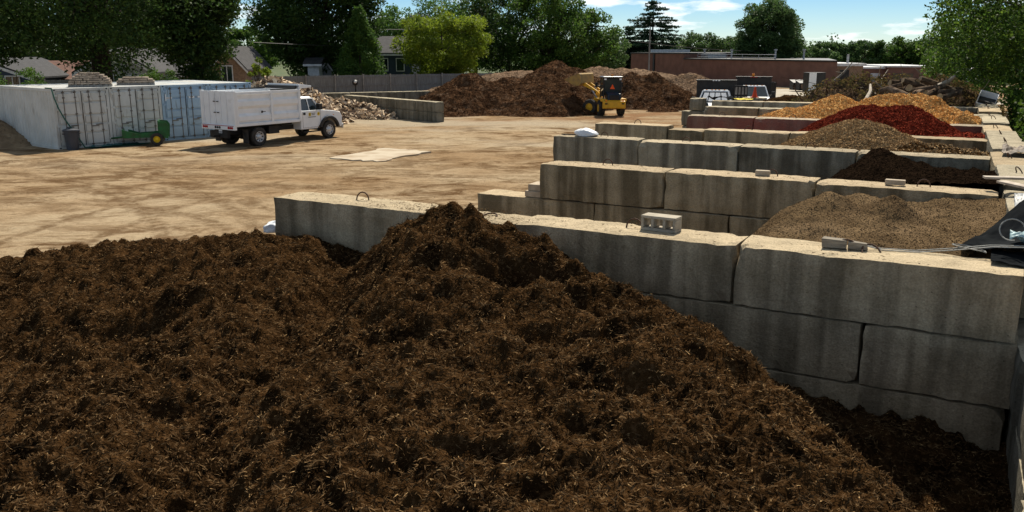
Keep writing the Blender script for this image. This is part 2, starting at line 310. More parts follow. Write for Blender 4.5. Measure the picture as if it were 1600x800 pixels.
# ============================================================ THE GROUND
def gmat():
    m = bpy.data.materials.new('packed_dirt'); m.use_nodes = True; t = m.node_tree; L = t.links; b = t.nodes['Principled BSDF']
    b.inputs['Roughness'].default_value = 1; b.inputs['Specular IOR Level'].default_value = 0
    g = N(m, 'ShaderNodeNewGeometry')
    def noise(sc, det=6, st=(1, 1, 1), rz=0, rough=.6, dis=0):
        q = N(m, 'ShaderNodeMapping'); q.inputs['Scale'].default_value = st; q.inputs['Rotation'].default_value = (0, 0, rz); L.new(g.outputs['Position'], q.inputs[0])
        n = N(m, 'ShaderNodeTexNoise'); n.inputs['Scale'].default_value = sc; n.inputs['Detail'].default_value = det; n.inputs['Roughness'].default_value = rough; n.inputs['Distortion'].default_value = dis
        L.new(q.outputs[0], n.inputs[0]); return n.outputs[0]
    def rng(i, a, c, lo=0, hi=1):
        r = N(m, 'ShaderNodeMapRange'); r.inputs[1].default_value = a; r.inputs[2].default_value = c; r.inputs[3].default_value = lo; r.inputs[4].default_value = hi; L.new(i, r.inputs[0]); return r.outputs[0]
    def mix(f, a, c, bt='MIX'):
        x = N(m, 'ShaderNodeMixRGB'); x.blend_type = bt; L.new(f, x.inputs[0])
        if isinstance(a, tuple): x.inputs[1].default_value = (*a, 1)
        else: L.new(a, x.inputs[1])
        if isinstance(c, tuple): x.inputs[2].default_value = (*c, 1)
        else: L.new(c, x.inputs[2])
        return x.outputs[0]
    base = mix(rng(noise(.16, 5), .38, .62), (.30, .205, .118), (.39, .305, .20))
    # worn brown wheel tracks sweeping across the yard
    tr = rng(noise(.75, 9, (.75, 1.15, 1), R(-14), .72, .6), .47, .60)
    msk = rng(noise(.07, 3, (1, 1, 1), 0), .33, .50)
    mm = N(m, 'ShaderNodeMath', operation='MULTIPLY'); L.new(tr, mm.inputs[0]); L.new(msk, mm.inputs[1])
    base = mix(mm.outputs[0], base, (.12, .070, .035))
    tr2 = rng(noise(2.6, 8, (.8, 1.2, 1), R(-38), .7, .4), .52, .66, 0, .55)
    base = mix(tr2, base, (.155, .098, .054))
    # tyre tracks left by turning trucks: pairs of ruts with lug marks
    lug = rng(noise(3.5, 4), .4, .58, .25, 1); acc = None
    for (cx_, cy_, R_, w_) in ((-12, 2, 27.5, .3), (-12, 2, 29.6, .3), (4, 62, 33, .35), (4, 62, 35.1, .35), (-30, 10, 24, .3), (-30, 10, 26.1, .3), (-5, -40, 70, .3), (-5, -40, 72.1, .3), (-5, -40, 67.2, .4), (-22, 60, 28, .3), (-22, 60, 30.1, .3), (10, 70, 46, .3), (10, 70, 48.1, .3), (-14, 16, 8.5, .3), (-14, 16, 10.4, .3), (-3, 8, 24.5, .2), (-3, 8, 26.4, .2), (-20, 0, 37, .2), (-20, 0, 38.9, .2), (8, 20, 17.5, .22), (8, 20, 19.4, .22), (-8, -10, 44, .2), (-8, -10, 45.9, .2)):
        vd = N(m, 'ShaderNodeVectorMath', operation='DISTANCE'); vd.inputs[1].default_value = (cx_, cy_, 0); L.new(g.outputs['Position'], vd.inputs[0])
        su = N(m, 'ShaderNodeMath', operation='SUBTRACT'); su.inputs[1].default_value = R_; L.new(vd.outputs['Value'], su.inputs[0])
        ab = N(m, 'ShaderNodeMath', operation='ABSOLUTE'); L.new(su.outputs[0], ab.inputs[0]); o_ = rng(ab.outputs[0], w_*.35, w_, 1, 0)
        if acc is None: acc = o_
        else: mxx = N(m, 'ShaderNodeMath', operation='MAXIMUM'); L.new(acc, mxx.inputs[0]); L.new(o_, mxx.inputs[1]); acc = mxx.outputs[0]
    mA = N(m, 'ShaderNodeMath', operation='MULTIPLY'); L.new(acc, mA.inputs[0]); L.new(lug, mA.inputs[1])
    mB_ = N(m, 'ShaderNodeMath', operation='MULTIPLY'); L.new(mA.outputs[0], mB_.inputs[0]); L.new(rng(noise(.12, 4), .40, .56, .15, .8), mB_.inputs[1])
    base = mix(mB_.outputs[0], base, (.14, .088, .048))
    # spilled mulch near the heaps
    sep = N(m, 'ShaderNodeSeparateXYZ'); L.new(g.outputs['Position'], sep.inputs[0])
    far = rng(sep.outputs[1], 48, 56); sp = rng(noise(.35, 6), .44, .6)
    m3 = N(m, 'ShaderNodeMath', operation='MULTIPLY'); L.new(far, m3.inputs[0]); L.new(sp, m3.inputs[1])
    base = mix(m3.outputs[0], base, (.23, .135, .075))
    # pale gravel strip
    gr = rng(noise(.11, 4, (.5, 1, 1), R(-10)), .50, .60, 0, .8); gm = rng(sep.outputs[1], 30, 42)
    m4 = N(m, 'ShaderNodeMath', operation='MULTIPLY'); L.new(gr, m4.inputs[0]); L.new(gm, m4.inputs[1])
    base = mix(m4.outputs[0], base, (.38, .32, .235))
    base = mix(rng(noise(7, 4), .3, .7, 0, .55), base, (.72, .70, .66), 'MULTIPLY')
    L.new(base, b.inputs['Base Color'])
    bn = N(m, 'ShaderNodeBump'); bn.inputs['Strength'].default_value = .9; bn.inputs['Distance'].default_value = .05; L.new(noise(6, 8, rough=.7), bn.inputs['Height'])
    bn2 = N(m, 'ShaderNodeBump'); bn2.inputs['Strength'].default_value = .8; bn2.inputs['Distance'].default_value = .12; L.new(noise(.9, 9, (.8, 1.1, 1), R(-14), .72, .6), bn2.inputs['Height']); L.new(bn.outputs[0], bn2.inputs['Normal'])
    L.new(bn2.outputs[0], b.inputs['Normal'])
    return m
GROUND = gmat()
xs = np.concatenate([[-2500, -1200, -600, -300, -180, -120, -90, -70], np.arange(-50, 30.01, .22), [34, 40, 50, 70, 100, 180, 300, 600, 1200, 2500]])
ys = np.concatenate([[-600, -200, -80, -30, -10], np.arange(0, 62.01, .22), [66, 72, 80, 90, 105, 130, 180, 260, 400, 700, 1200, 2600]])
X, Y = np.meshgrid(xs, ys)
rot = R(-14); xr = X*math.cos(rot)-Y*math.sin(rot); yr = X*math.sin(rot)+Y*math.cos(rot)
m_ = np.clip((X+45)/8, 0, 1)*np.clip((26-X)/6, 0, 1)*np.clip(Y/5, 0, 1)*np.clip((60-Y)/8, 0, 1)
Z = m_*(.045*fbm(xr*.35, yr*.8, 5, 3, .6)+.05*fbm(X*.15, Y*.15, 3, 8)+.018*fbm(X*1.3, Y*1.3, 3, 5))
nx, ny = len(xs), len(ys)
idx = np.arange(nx*ny).reshape(ny, nx)
F = np.stack([idx[:-1, :-1], idx[:-1, 1:], idx[1:, 1:], idx[1:, :-1]], -1).reshape(-1, 4)
g = npmesh('ground', np.stack([X, Y, Z], -1).reshape(-1, 3), F, GROUND, smooth=True); tag(g, kind='structure')
# concrete slab let into the yard
SLAB = mat('yard_slab', (.44, .37, .27), (.30, .22, .14), 1.3, .9, bump=.3, bscale=20, coord='World', lo=.45, hi=.7)
mb = MB(); a, b_, c_, d_ = gp(518, 248), gp(602, 233), gp(672, 238), gp(588, 254)
pts = []
for p, q in ((a, d_), (d_, c_), (c_, b_), (b_, a)):
    for i in range(9):
        v = p.lerp(q, i/9); pts.append((v.x+random.uniform(-.14, .14), v.y+random.uniform(-.2, .2)))
mb.prism(pts, -.1, .05, 'z'); s = mb.build('concrete_pad', SLAB); tag(s, kind='structure')
# pale paved strip far behind the bins
mb = MB(); mb.prism([(13, 62), (40, 70), (36, 94), (24, 99), (12, 80)], -.1, .02, 'z')
tag(mb.build('rear_pavement', mat('rear_paving', (.40, .36, .29), (.30, .25, .18), .6, .9, coord='World')), kind='structure')

# ============================================================ CONCRETE BLOCK BINS
TH = -.508
D_ = Vector((math.cos(TH), math.sin(TH), 0)); N_ = Vector((-D_.y, D_.x, 0)); O_ = Vector((4.31, 7.04, 0))
def uv(u, v, z=0): return O_+D_*u+N_*v+Vector((0, 0, z))
def block_mesh(L, W, H, seed, chip=.012):
    """one cast block: bevelled, subdivided, with broken arrises"""
    rnd = random.Random(seed); bm = bmesh.new(); bmesh.ops.create_cube(bm, size=1)
    bmesh.ops.scale(bm, vec=(L, W, H), verts=bm.verts)
    for ax, n in ((0, max(2, int(L/.09))), (1, max(2, int(W/.11))), (2, max(2, int(H/.11)))):
        for i in range(1, n):
            co = [0, 0, 0]; no = [0, 0, 0]; co[ax] = -([L, W, H][ax])/2+[L, W, H][ax]*i/n; no[ax] = 1
            bmesh.ops.bisect_plane(bm, geom=bm.verts[:]+bm.edges[:]+bm.faces[:], plane_co=co, plane_no=no)
    hx, hy, hz = L/2, W/2, H/2; big = [Vector((rnd.choice((-hx, hx, rnd.uniform(-hx, hx))), rnd.choice((-hy, hy)), rnd.choice((hz, hz, -hz)))) for _ in range(4)]
    for v in bm.verts:
        e = [abs(abs(v.co.x)-hx) < 1e-4, abs(abs(v.co.y)-hy) < 1e-4, abs(abs(v.co.z)-hz) < 1e-4]; k = sum(e)
        if k >= 2:
            w = chip*(abs(rnd.gauss(0, .55))+.35)*(1.25 if k == 3 else 1)
            for b in big:
                dd = (v.co-b).length
                if dd < .26: w += .038*(1-dd/.26)*rnd.random()
            if e[0]: v.co.x -= math.copysign(w, v.co.x)
            if e[1]: v.co.y -= math.copysign(w, v.co.y)
            if e[2]: v.co.z -= math.copysign(w, v.co.z)
        else: v.co += Vector([rnd.gauss(0, .0028) for _ in range(3)])
    me = bpy.data.meshes.new('concrete_block'); bm.to_mesh(me); bm.free(); return me
def loop_mb(r=.085, h=.10, t=.009, lean=0, flat=False):
    mb = MB(); pts = []
    for i in range(9):
        a = math.pi*i/8; x = -math.cos(a)*r; z = math.sin(a)*h
        pts.append(Vector((x, z*math.sin(lean), z*math.cos(lean)-.004)))
    mb.path(pts, t, 6); return mb
_sd = [100]
def add_block(parent, u0, u1, v0, v1, z1, H, material, loop=None, rot=0, gap=.012, lean=0):
    _sd[0] += 1; L = u1-u0-gap; me = block_mesh(L, v1-v0, H-.008, _sd[0]); me.materials.append(material)
    o = bpy.data.objects.new('concrete_block', me); COL.objects.link(o)
    p = uv((u0+u1)/2, (v0+v1)/2, z1-H/2); o.location = p; o.rotation_euler = (0, 0, TH+rot); o.parent = parent
    for lp in (loop or []):
        l = loop_mb(lean=lp[2] if len(lp) > 2 else .25).build('lifting_loop', RUST, o); l.location = (lp[0]*L/2, lp[1], H/2); l.rotation_euler = (0, 0, lp[3] if len(lp) > 3 else random.uniform(-.3, .3))
    return o
ROWH = .60
def bin_wall(label, v, rows, material, jit=.02, loops=(), hoff=None):
    w = empty('concrete_bin_wall', (0, 0, 0), label=label, cat='concrete wall', group='concrete block walls between the storage bins', kind='thing')
    for r, us in enumerate(rows):
        top = 2.38-ROWH*r
        for i in range(len(us)-1):
            j = random.uniform(-jit, jit); dz = (hoff[i] if (hoff and r == 0) else random.uniform(-.008, .008) if r == 0 else 0)
            add_block(w, us[i], us[i+1], v+j, v+j+.60, top+dz, ROWH+(dz if r == 0 else 0), material, [l[1:] for l in loops if l[0] == i and r == 0], random.uniform(-.004, .004))
    return w
bin_wall('nearest concrete block wall, with the dark mulch heaped against it', .02,
         [[-8.5, -6.1, -4.95, -2.47, -.03], [-8.48, -7.3, -5.2, -3.7, -1.26, .0], [-8.5, -6.1, -3.7, -2.2, -.03], [-8.5, -7.3, -5, -2.6, -.03]], C_NEAR, .01,
         loops=[(0, .0, .05, .1, .2), (1, .2, 0, 1.35, .1), (2, .05, .05, .15, .1), (3, -.02, .0, .9, .5)], hoff=[0, -.03, .0, .012])
bin_wall('second concrete wall from the camera, its lower row sticking out to the left', 4.72,
         [[-7.03, -4.85, -2.6, -.27], [-8.28, -6.03, -3.8, -2.5, -.27], [-8.2, -6, -3.8, -1.6, -.27], [-8.2, -6, -3.8, -1.6, -.27]], C_MID, .02, loops=[(0, 0, .05, .1), (1, .4, .0, .1), (2, .2, .05, .2)])
bin_wall('third concrete wall from the camera, grey and streaked, white bag on its left end', 9.05,
         [[-8.96, -6.95, -4.85, -2.66, -.45], [-9, -6.9, -4.8, -2.6, -.45], [-9, -6.9, -4.8, -2.6, -.45], [-9, -6.9, -4.8, -2.6, -.45]], C_GREY, .03, loops=[(0, .1, 0, .1), (1, -.1, 0, .1), (2, .2, 0, .1)])
bin_wall('fourth concrete wall from the camera, with one lower short block near its left end', 12.42,
         [[-9.45, -7.5, -6.6, -4.6, -2.6, -.56], [-9.45, -7.5, -5.4, -3.3, -.56], [-9.45, -7.5, -5.4, -3.3, -.56], [-9.4, -7.5, -5.4, -3.3, -.56]], C_MID, .03, loops=[(0, .1, 0, .1), (2, 0, 0, .1), (3, .1, 0, .1)], hoff=[.03, -.05, -.02, .0, .01])
bin_wall('fifth concrete wall from the camera, stained red by the mulch beside it', 16.42,
         [[-8.34, -6.41, -4.4, -2.5, -.68], [-8.34, -6.41, -4.4, -2.5, -.68], [-8.34, -6.41, -4.4, -2.5, -.68], [-8.34, -6.41, -4.4, -2.5, -.68]], C_RED, .03, loops=[(0, 0, 0, .1), (1, 0, 0, .1)])
bin_wall('sixth concrete wall from the camera, plain tan with the gold chips lying against its back', 20.6,
         [[-9.1, -7.29, -5.2, -3.1, -.86], [-9.1, -7.29, -5.2, -3.1, -.86], [-9.1, -7.29, -5.2, -3.1, -.86], [-9.1, -7.29, -5.2, -3.1, -.86]], C_BIN, .03)
bin_wall('farthest concrete wall of the bins, blue grey with litter along its top', 24.2,
         [[-9.9, -8.0, -6.1, -4.2, -2.4, -1.0]]+[[-9.9, -8.0, -6.1, -4.2, -2.4, -1.0]]*3, C_GREY, .03, hoff=[0, .01, 0, .02, .0])
# end wall closing all the bins on the right: two blocks wide in places, tops at uneven heights
w = empty('end_wall', (0, 0, 0), label='long concrete block wall running away along the right side of the bins', cat='concrete wall', kind='thing')
vv = -6.2; k = 0
while vv < 27.5:
    L = [2.35, 2.3, 2.42, 2.25][k % 4]
    for r in range(4):
        top = 2.38-ROWH*r+([.0, .0, -.02, -.05, -.02, .07, .03, .09, .05, .0, .06, -.02, .05, .02, .0, .03][k] if r == 0 else 0)
        if vv < -.3 and r == 0: continue
        off = (L/2 if r % 2 else 0); v0 = vv+off; v1 = v0+L-.015
        u0 = -.045*(v0+L/2)-.02+random.uniform(-.02, .02)+(.02*(r > 0))
        _sd[0] += 1; H = ROWH+(top-(2.38-ROWH*r) if r == 0 else 0); me = block_mesh(L-.02, .62, H-.008, _sd[0]); me.materials.append(C_BIN if k % 3 else C_MID)
        o = bpy.data.objects.new('concrete_block', me); COL.objects.link(o); o.parent = w
        o.location = uv(u0+.31, (v0+v1)/2, top-H/2); o.rotation_euler = (0, 0, TH+math.pi/2+.045+random.uniform(-.006, .006))
        if r == 0 and vv > -.3:
            l = loop_mb(lean=.5).build('lifting_loop', RUST, o); l.location = (.1, .02, H/2); l.rotation_euler = (0, 0, random.uniform(-.4, .4)+.2)
    vv += L; k += 1
# low wall of the old bin by the firewood, and the one behind it
def small_wall(p0, p1, n, label, rows=2, width=.6):
    d = (p1-p0); L = d.length; a = math.atan2(d.y, d.x); w = empty('concrete_bin_wall', (0, 0, 0), label=label, cat='concrete wall', kind='thing')
    for r in range(rows):
        for i in range(n):
            _sd[0] += 1; me = block_mesh(L/n-.015, width, .6, _sd[0]); me.materials.append(C_BIN)
            o = bpy.data.objects.new('concrete_block', me); COL.objects.link(o); o.parent = w
            o.location = p0+d*((i+.5)/n)+Vector((0, 0, .3+.608*r)); o.rotation_euler = (0, 0, a)
    return w
small_wall(Vector((-11.2, 60.5, 0)), Vector((-4.25, 52.3, 0)), 5, 'two block high concrete wall between the firewood and the big brown heap')
small_wall(Vector((-13.5, 63.0, 0)), Vector((-6.2, 66.5, 0)), 4, 'low concrete wall in front of the wooden fence, running into the brown heap')
# ============================================================ HEAPS OF LOOSE MATERIAL
def tps(pts, reg=.02):
    P = np.array([(p[0], p[1]) for p in pts], float); z = np.array([p[2] for p in pts], float); n = len(P)
    def U(r2): return np.where(r2 > 1e-12, .5*r2*np.log(r2+1e-12), 0)
    K = U(((P[:, None]-P[None])**2).sum(-1))+np.eye(n)*reg; Q = np.c_[np.ones(n), P]
    A = np.zeros((n+3, n+3)); A[:n, :n] = K; A[:n, n:] = Q; A[n:, :n] = Q.T
    w = np.linalg.solve(A, np.r_[z, 0, 0, 0])
    def f(X, Y):
        r = w[n]+w[n+1]*X+w[n+2]*Y
        for i in range(n): r = r+w[i]*U((X-P[i, 0])**2+(Y-P[i, 1])**2)
        return r
    return f
def peaks(pk):          # (x, y, h, slope, round, sx, sy, rot)
    def f(X, Y):
        acc = 0; k = 13.0
        for p in pk:
            x, y, h, s, r = p[:5]; sx, sy = (p[5], p[6]) if len(p) > 6 else (1, 1); a = p[7] if len(p) > 7 else 0
            dx = ((X-x)*math.cos(a)+(Y-y)*math.sin(a))/sx; dy = (-(X-x)*math.sin(a)+(Y-y)*math.cos(a))/sy
            hh = h-s*(np.sqrt(dx*dx+dy*dy+r*r)-r); acc = acc+np.exp(np.clip(hh, -6, 9)*k)
        return np.log(acc)/k
    return f
def slivers(P, Ls, Ws, tilt, rng, curl=.25):
    """bent flat strands centred on the points P"""
    n = len(P); a = rng.uniform(0, 2*np.pi, n); t = rng.normal(0, tilt, n)
    d = np.stack([np.cos(a)*np.cos(t), np.sin(a)*np.cos(t), np.sin(t)], -1)
    q = rng.normal(0, 1, (n, 3)); w = np.cross(d, q); w /= np.linalg.norm(w, axis=1)[:, None]+1e-9
    u = np.cross(d, w); L = Ls[:, None]/2; W = Ws[:, None]/2; c = curl*L*rng.uniform(-1, 1, (n, 1))
    A = P-d*L; B = P+u*c; C = P+d*L
    V = np.stack([A-w*W*.5, A+w*W*.5, B-w*W, B+w*W, C-w*W*.4, C+w*W*.4], 1).reshape(-1, 3)
    b = np.arange(n)[:, None]*6
    F = np.concatenate([b+np.array([0, 2, 3, 1]), b+np.array([2, 4, 5, 3])], 0)
    return V, F
def chunks(P, S, rng):
    """small angular flakes (flattened tetra-like quads, two faces each)"""
    n = len(P); d = rng.normal(0, 1, (n, 3)); d /= np.linalg.norm(d, axis=1)[:, None]; q = rng.normal(0, 1, (n, 3)); w = np.cross(d, q); w /= np.linalg.norm(w, axis=1)[:, None]+1e-9; u = np.cross(d, w)
    S = S[:, None]; V = np.stack([P-d*S, P-w*S*.5, P+d*S, P+w*S*.5, P+u*S*.35], 1).reshape(-1, 3); b = np.arange(n)[:, None]*5
    F = np.concatenate([b+np.array(t) for t in ((0, 1, 4), (1, 2, 4), (2, 3, 4), (3, 0, 4))], 0)
    return V, F
def heap(name, label, cat, x0, x1, y0, y1, f, m, cm, nch, csz, amp=(.10, .035), fr=(.9, 3.5), res=.06, seed=1, frame=None, base=0.0, kind=None, ys=None, group=None, flake=False, rdg=.5, skirt=.12):
    rng = np.random.default_rng(seed)
    xs = np.arange(x0, x1+res, res); ysr = np.arange(y0, y1+res, res) if ys is None else ys
    X, Y = np.meshgrid(xs, ysr)
    def H(X, Y):
        h = f(X, Y); e = np.clip((h-base)/.5, 0, 1)
        nz = amp[0]*((1-rdg)*fbm(X*fr[0], Y*fr[0], 3, seed)+rdg*(ridge(X*fr[0]*1.3, Y*fr[0]*1.3, 3, seed+9)-.35)) + amp[1]*fbm(X*fr[1], Y*fr[1], 4, seed+20, .62)
        return h+nz*(.35+.65*e)
    Z = H(X, Y); ny, nx = Z.shape
    idx = np.arange(nx*ny).reshape(ny, nx)
    F = np.stack([idx[:-1, :-1], idx[:-1, 1:], idx[1:, 1:], idx[1:, :-1]], -1).reshape(-1, 4)
    zf = Z.ravel()[F].max(1); F = F[zf > base-skirt]
    used = np.unique(F); mp_ = np.full(nx*ny, -1); mp_[used] = np.arange(len(used)); F = mp_[F]
    V = np.stack([X, Y, Z], -1).reshape(-1, 3)[used]
    def tr(V):
        if frame is None: return V
        O, D, Nn = frame; O = np.array(O); D = np.array(D); Nn = np.array(Nn)
        r = O+V[:, :1]*D+V[:, 1:2]*Nn; r[:, 2] += V[:, 2]; return r
    c0 = tr(np.array([[(x0+x1)/2, (y0+y1)/2, 0.]]))[0]; c0[2] = base
    o = npmesh(name, tr(V)-c0, F, m, smooth=True, loc=c0)
    tag(o, label, cat, group, kind)
    if nch:
        if ys is None: cx = rng.uniform(x0, x1, nch*2); cy = rng.uniform(y0, y1, nch*2)
        else:
            cx = rng.uniform(x0, x1, nch*2); cy = rng.beta(1.1, 2.0, nch*2)*(y1-y0)+y0
        cz = H(cx, cy); k = cz > base-.02; cx, cy, cz = cx[k][:nch], cy[k][:nch], cz[k][:nch]; n = len(cx)
        P = np.stack([cx, cy, cz+rng.uniform(-.2, .5, n)*csz[0]*.5], -1)
        if flake: V2, F2 = chunks(tr(P)-c0, rng.uniform(csz[0], csz[1], n), rng)
        else: V2, F2 = slivers(tr(P)-c0, rng.uniform(.4, 1, n)**1.5*csz[1]+csz[0]*.4, rng.uniform(.5, 1, n)*csz[2], .38, rng)
        ch = npmesh('loose_chips', V2, F2, cm, parent=o)
        if kind is None: ch['kind'] = 'stuff'
    return o
# --- the heap in the foreground
NP = [(-0.76, 9.3, 2.57), (-0.3, 9.0, 2.41), (-1.2, 9.5, 2.4), (-1.68, 9.95, 2.07), (-2.93, 10.6, 1.95), (-4.1, 11.3, 1.75), (-5.41, 12, 1.449), (-7.24, 12, 1.19), (-9.5, 11.5, 1.02), (-12, 11, 0.42), (0.63, 8.35, 2.24), (1.1, 7.7, 2.07), (1.6, 7.0, 1.93), (1.9, 6.3, 1.78), (2.11, 5.6, 1.65), (2.25, 5, 1.6), (2.28, 4.4, 1.57), (2.2, 3.2, 1.55), (2.1, 1.5, 1.55), (0, 4.1, 1.8), (-1.39, 4.3, 1.66), (-3.1, 4.8, 1.42), (-0.97, 6.3, 1.89), (-2.7, 7, 1.64), (-4.94, 8, 1.226), (0.82, 5.2, 1.87), (0.3, 6.4, 1.97), (-0.1, 7.3, 2.04), (-0.5, 8.2, 2.38), (0.35, 8.1, 2.28), (-2.33, 10.4, 2.04), (-1.7, 8.8, 1.92), (-7.5, 8, 0.77), (-5.5, 5, 0.97), (-4, 2, 1.12), (0, 1.5, 1.62), (-8, 3, 0.52), (-12, 4, 0.38), (-12, 8, 0.32), (3.0, 7.25, 0.98), (3.6, 7.1, 0.94), (4.2, 6.8, 0.88), (3.9, 6.2, 0.74), (3.1, 6.4, 0.79), (3.2, 5.3, 0.79), (3.9, 5.4, 1.01), (3.6, 4.5, 0.94), (3.1, 3.8, 0.89), (3.3, 1.8, 0.89), (2.2, 7.9, 1.17), (1.2, 8.6, 1.6), (0.2, 9.25, 2.12), (-0.76, 9.85, 2.26), (-3.6, 12.6, 0.78), (-4.6, 13.2, 0.48), (-6, 14.2, 0.03), (-8, 14.2, -0.02), (-10, 13.7, -0.02), (-12.5, 13, -0.12), (-5, 15.2, -0.52), (-8, 16, -0.62), (-3.2, 13.8, -0.28), (-2.2, 14, -0.58)]
ft = tps(NP)
def fnear(X, Y):
    z = ft(X, Y)
    # steep broken face under the crown of the heap, hollow to its right
    z = z-.50*np.exp(-(((X-.15)/.55)**2+((Y-8.05)/.30)**2))+.10*np.exp(-(((X-.0)/.8)**2+((Y-8.75)/.22)**2))-.12*np.exp(-(((X+2.2)/.5)**2+((Y-9.7)/.6)**2))-.15*np.exp(-(((X-.9)/.5)**2+((Y-7.2)/.25)**2))+.07*np.exp(-(((X+.65)/.35)**2+((Y-9.05)/.3)**2))
    z = z-.13*np.exp(-(((X+1.9)/.3)**2+((Y-8.9)/.9)**2))-.1*np.exp(-(((X+1.0)/.5)**2+((Y-6.9)/.18)**2))
    # a long dip between the left lobe and the main ridge, and a few dug hollows with clods beside them
    yv = np.clip((Y-3.5)/6.5, 0, 1); z = z-.20*np.exp(-((X-(-2.15+.45*yv+.18*np.sin(Y*1.7)))/.42)**2)*np.clip((Y-3)/2, 0, 1)
    z = z+.12*np.exp(-((X-(-.75+.25*np.sin(Y*1.2)))/.55)**2)*np.clip((Y-4)/2, 0, 1)*np.clip((9-Y)/1.5, 0, 1)
    for hx0, hy0, hd_, rx_, ry_ in ((-.85, 6.75, .20, .26, .18), (-.22, 4.85, .09, .26, .12), (.75, 5.7, .13, .36, .14), (-2.6, 6.2, .14, .3, .2), (-3.6, 8.4, .15, .4, .25), (1.35, 6.1, .12, .2, .18), (-1.35, 5.3, .13, .25, .14)):
        z = z-hd_*np.exp(-(((X-hx0)/rx_)**2+((Y-hy0)/ry_)**2))+hd_*.6*np.exp(-(((X-hx0-.1)/rx_)**2+((Y-hy0-ry_*1.7)/ry_)**2))
    # keep it in front of the wall face
    lim = 7.04+.556*(4.31-X)-.0
    z = np.where((Y > lim+.10) & (X > -3.2), -1, z)
    # the end wall stops it on the right
    uu = (X-4.31)*D_.x+(Y-7.04)*D_.y
    return np.where(uu > .16, -1, z)
yy = [1.6]
while yy[-1] < 15.5: yy.append(yy[-1]+max(.014, .0042*yy[-1]))
heap('mulch_heap', 'huge heap of dark brown shredded bark mulch filling the foreground, peaked against the nearest wall', 'mulch heap', -12, 5.0, 1.6, 15.5, fnear, MULCH, STRAND, 300000, (.012, .078, .0085),
     amp=(.21, .155), fr=(1.0, 5.2), res=.024, seed=5, ys=np.array(yy), rdg=.55)
# --- what the bins hold
FR = (O_, D_, N_)
BAYUV = ((.62, 4.74), (5.34, 9.06), (9.67, 12.42), (13.04, 16.42), (17.04, 20.6), (21.2, 24.2))
def bp(px, py, v):       # the point of the photo standing over the line v inside the bins, in bin coordinates
    x = (px-800)/FPX; y = -(py-400)/FPX; d = Vector((x, CP+y*SP, -SP+y*CP)); c = Vector((0, 0, CAM_H))
    t = (v-(c-O_).dot(N_))/d.dot(N_); p = c+d*t
    return ((p-O_).dot(D_), v, p.z)
def bins(f, v0, v1):
    def g(U, V): return np.where((V < v0) | (V > v1) | (U > -.045*V+.03), -1.0, f(U, V))
    return g
tn = [(-2.02, 2.7, 2.51), (-1.35, 2.7, 2.52), (-1.66, 2.5, 2.34), (-1.68, 3.0, 2.30), (-1.93, 3.9, 2.36), (-1.4, 3.6, 2.26), (-2.3, 3.4, 2.2), (-2.58, 2.4, 2.26), (-2.75, 1.5, 1.95), (-3.2, 1.6, 1.3), (-3.2, 2.6, 1.65), (-3.7, 3.0, 1.0), (-4.6, 2.5, -.2),
      (-3.4, 4.0, 1.35), (-2.9, 4.6, 1.72), (-2.49, 4.6, 1.98), (-1.98, 4.6, 2.06), (-1.18, 4.6, 2.22), (-.72, 4.6, 2.30), (-.35, 4.6, 2.32), (-.95, 2.1, 2.24), (-.85, 2.8, 2.16), (-.65, 3.5, 2.16), (-.35, 2.4, 2.34), (-2.0, 1.4, 2.20), (-1.35, 1.4, 2.24), (-1.66, 1.2, 2.06), (-.8, 1.2, 2.2), (-.2, 1.2, 2.35), (-2.0, .65, 2.0), (-1.2, .65, 2.0), (-.3, .65, 2.2), (-3.2, .65, 1.0), (-5.5, 1, -.4), (-5.2, 4, -.2)]
ftn = tps(tn, 1e-4)
def fcomp(U, V): return ftn(U, V)+.05*np.exp(-np.hypot(U+2.02, V-2.7)/.22)+.06*np.exp(-np.hypot(U+1.35, V-2.7)/.25)+.05*np.exp(-np.hypot(U+1.93, V-3.9)/.16)
heap('compost_heap', 'tan sandy compost raked into several small cones inside the nearest bin', 'compost heap', -6.2, .1, .62, 4.74, bins(fcomp, .62, 4.74), SAND, SANDC, 60000, (.003, .014), amp=(.07, .035), fr=(2.0, 8), res=.022, seed=21, frame=FR, flake=True)
sl = [bp(1300, 276, 6.4), bp(1335, 258, 6.8), bp(1375, 231, 7.2), bp(1395, 238, 7.2), bp(1425, 255, 7.2), bp(1450, 262, 7.4), bp(1500, 264, 8.2), bp(1545, 268, 8.5), bp(1550, 285, 5.8), bp(1480, 280, 5.8), bp(1420, 276, 5.6), bp(1370, 268, 5.8), bp(1545, 275, 7), (-3.6, 7, .9), (-4.6, 7, 0), (-4.6, 8.6, -.1), (-3.0, 8.8, 1.2), (-4.2, 5.6, .2)]
heap('soil_heap', 'black soil heap, pointed at its left and flat to its right', 'soil heap', -5, -.2, 5.34, 9.06, bins(tps(sl), 5.34, 9.06), SOIL, SOILC, 30000, (.004, .015), amp=(.08, .07), fr=(1.6, 6), res=.035, seed=22, frame=FR, flake=True)
p = bp(1343, 189, 11.0)
heap('leaf_mulch_heap', 'smooth cone of grey brown leaf mulch in front of the red heap', 'mulch heap', -5.2, -.3, 9.67, 12.42, bins(peaks([(p[0], p[1], p[2], .62, .5, 1.15, 1)]), 9.67, 12.42), OLIVE, OLIVEC, 70000, (.008, .032), amp=(.04, .05), fr=(1.5, 7), res=.04, seed=23, frame=FR, flake=True)
q = bp(1468, 228, 10.3); q2 = bp(1440, 230, 10.2)
heap('spread_mulch', 'low dark patch of spread mulch right of the leaf mulch cone', 'mulch heap', -2.5, -.5, 9.67, 12.42, bins(peaks([(q[0], q[1], q[2]+.02, .35, .25, 1.6, .7), (q2[0], q2[1], q2[2], .4, .2)]), 9.67, 12.42), MULCH, OLIVEC, 3500, (.015, .05), amp=(.08, .06), fr=(2, 7), res=.04, seed=24, frame=FR, flake=True)
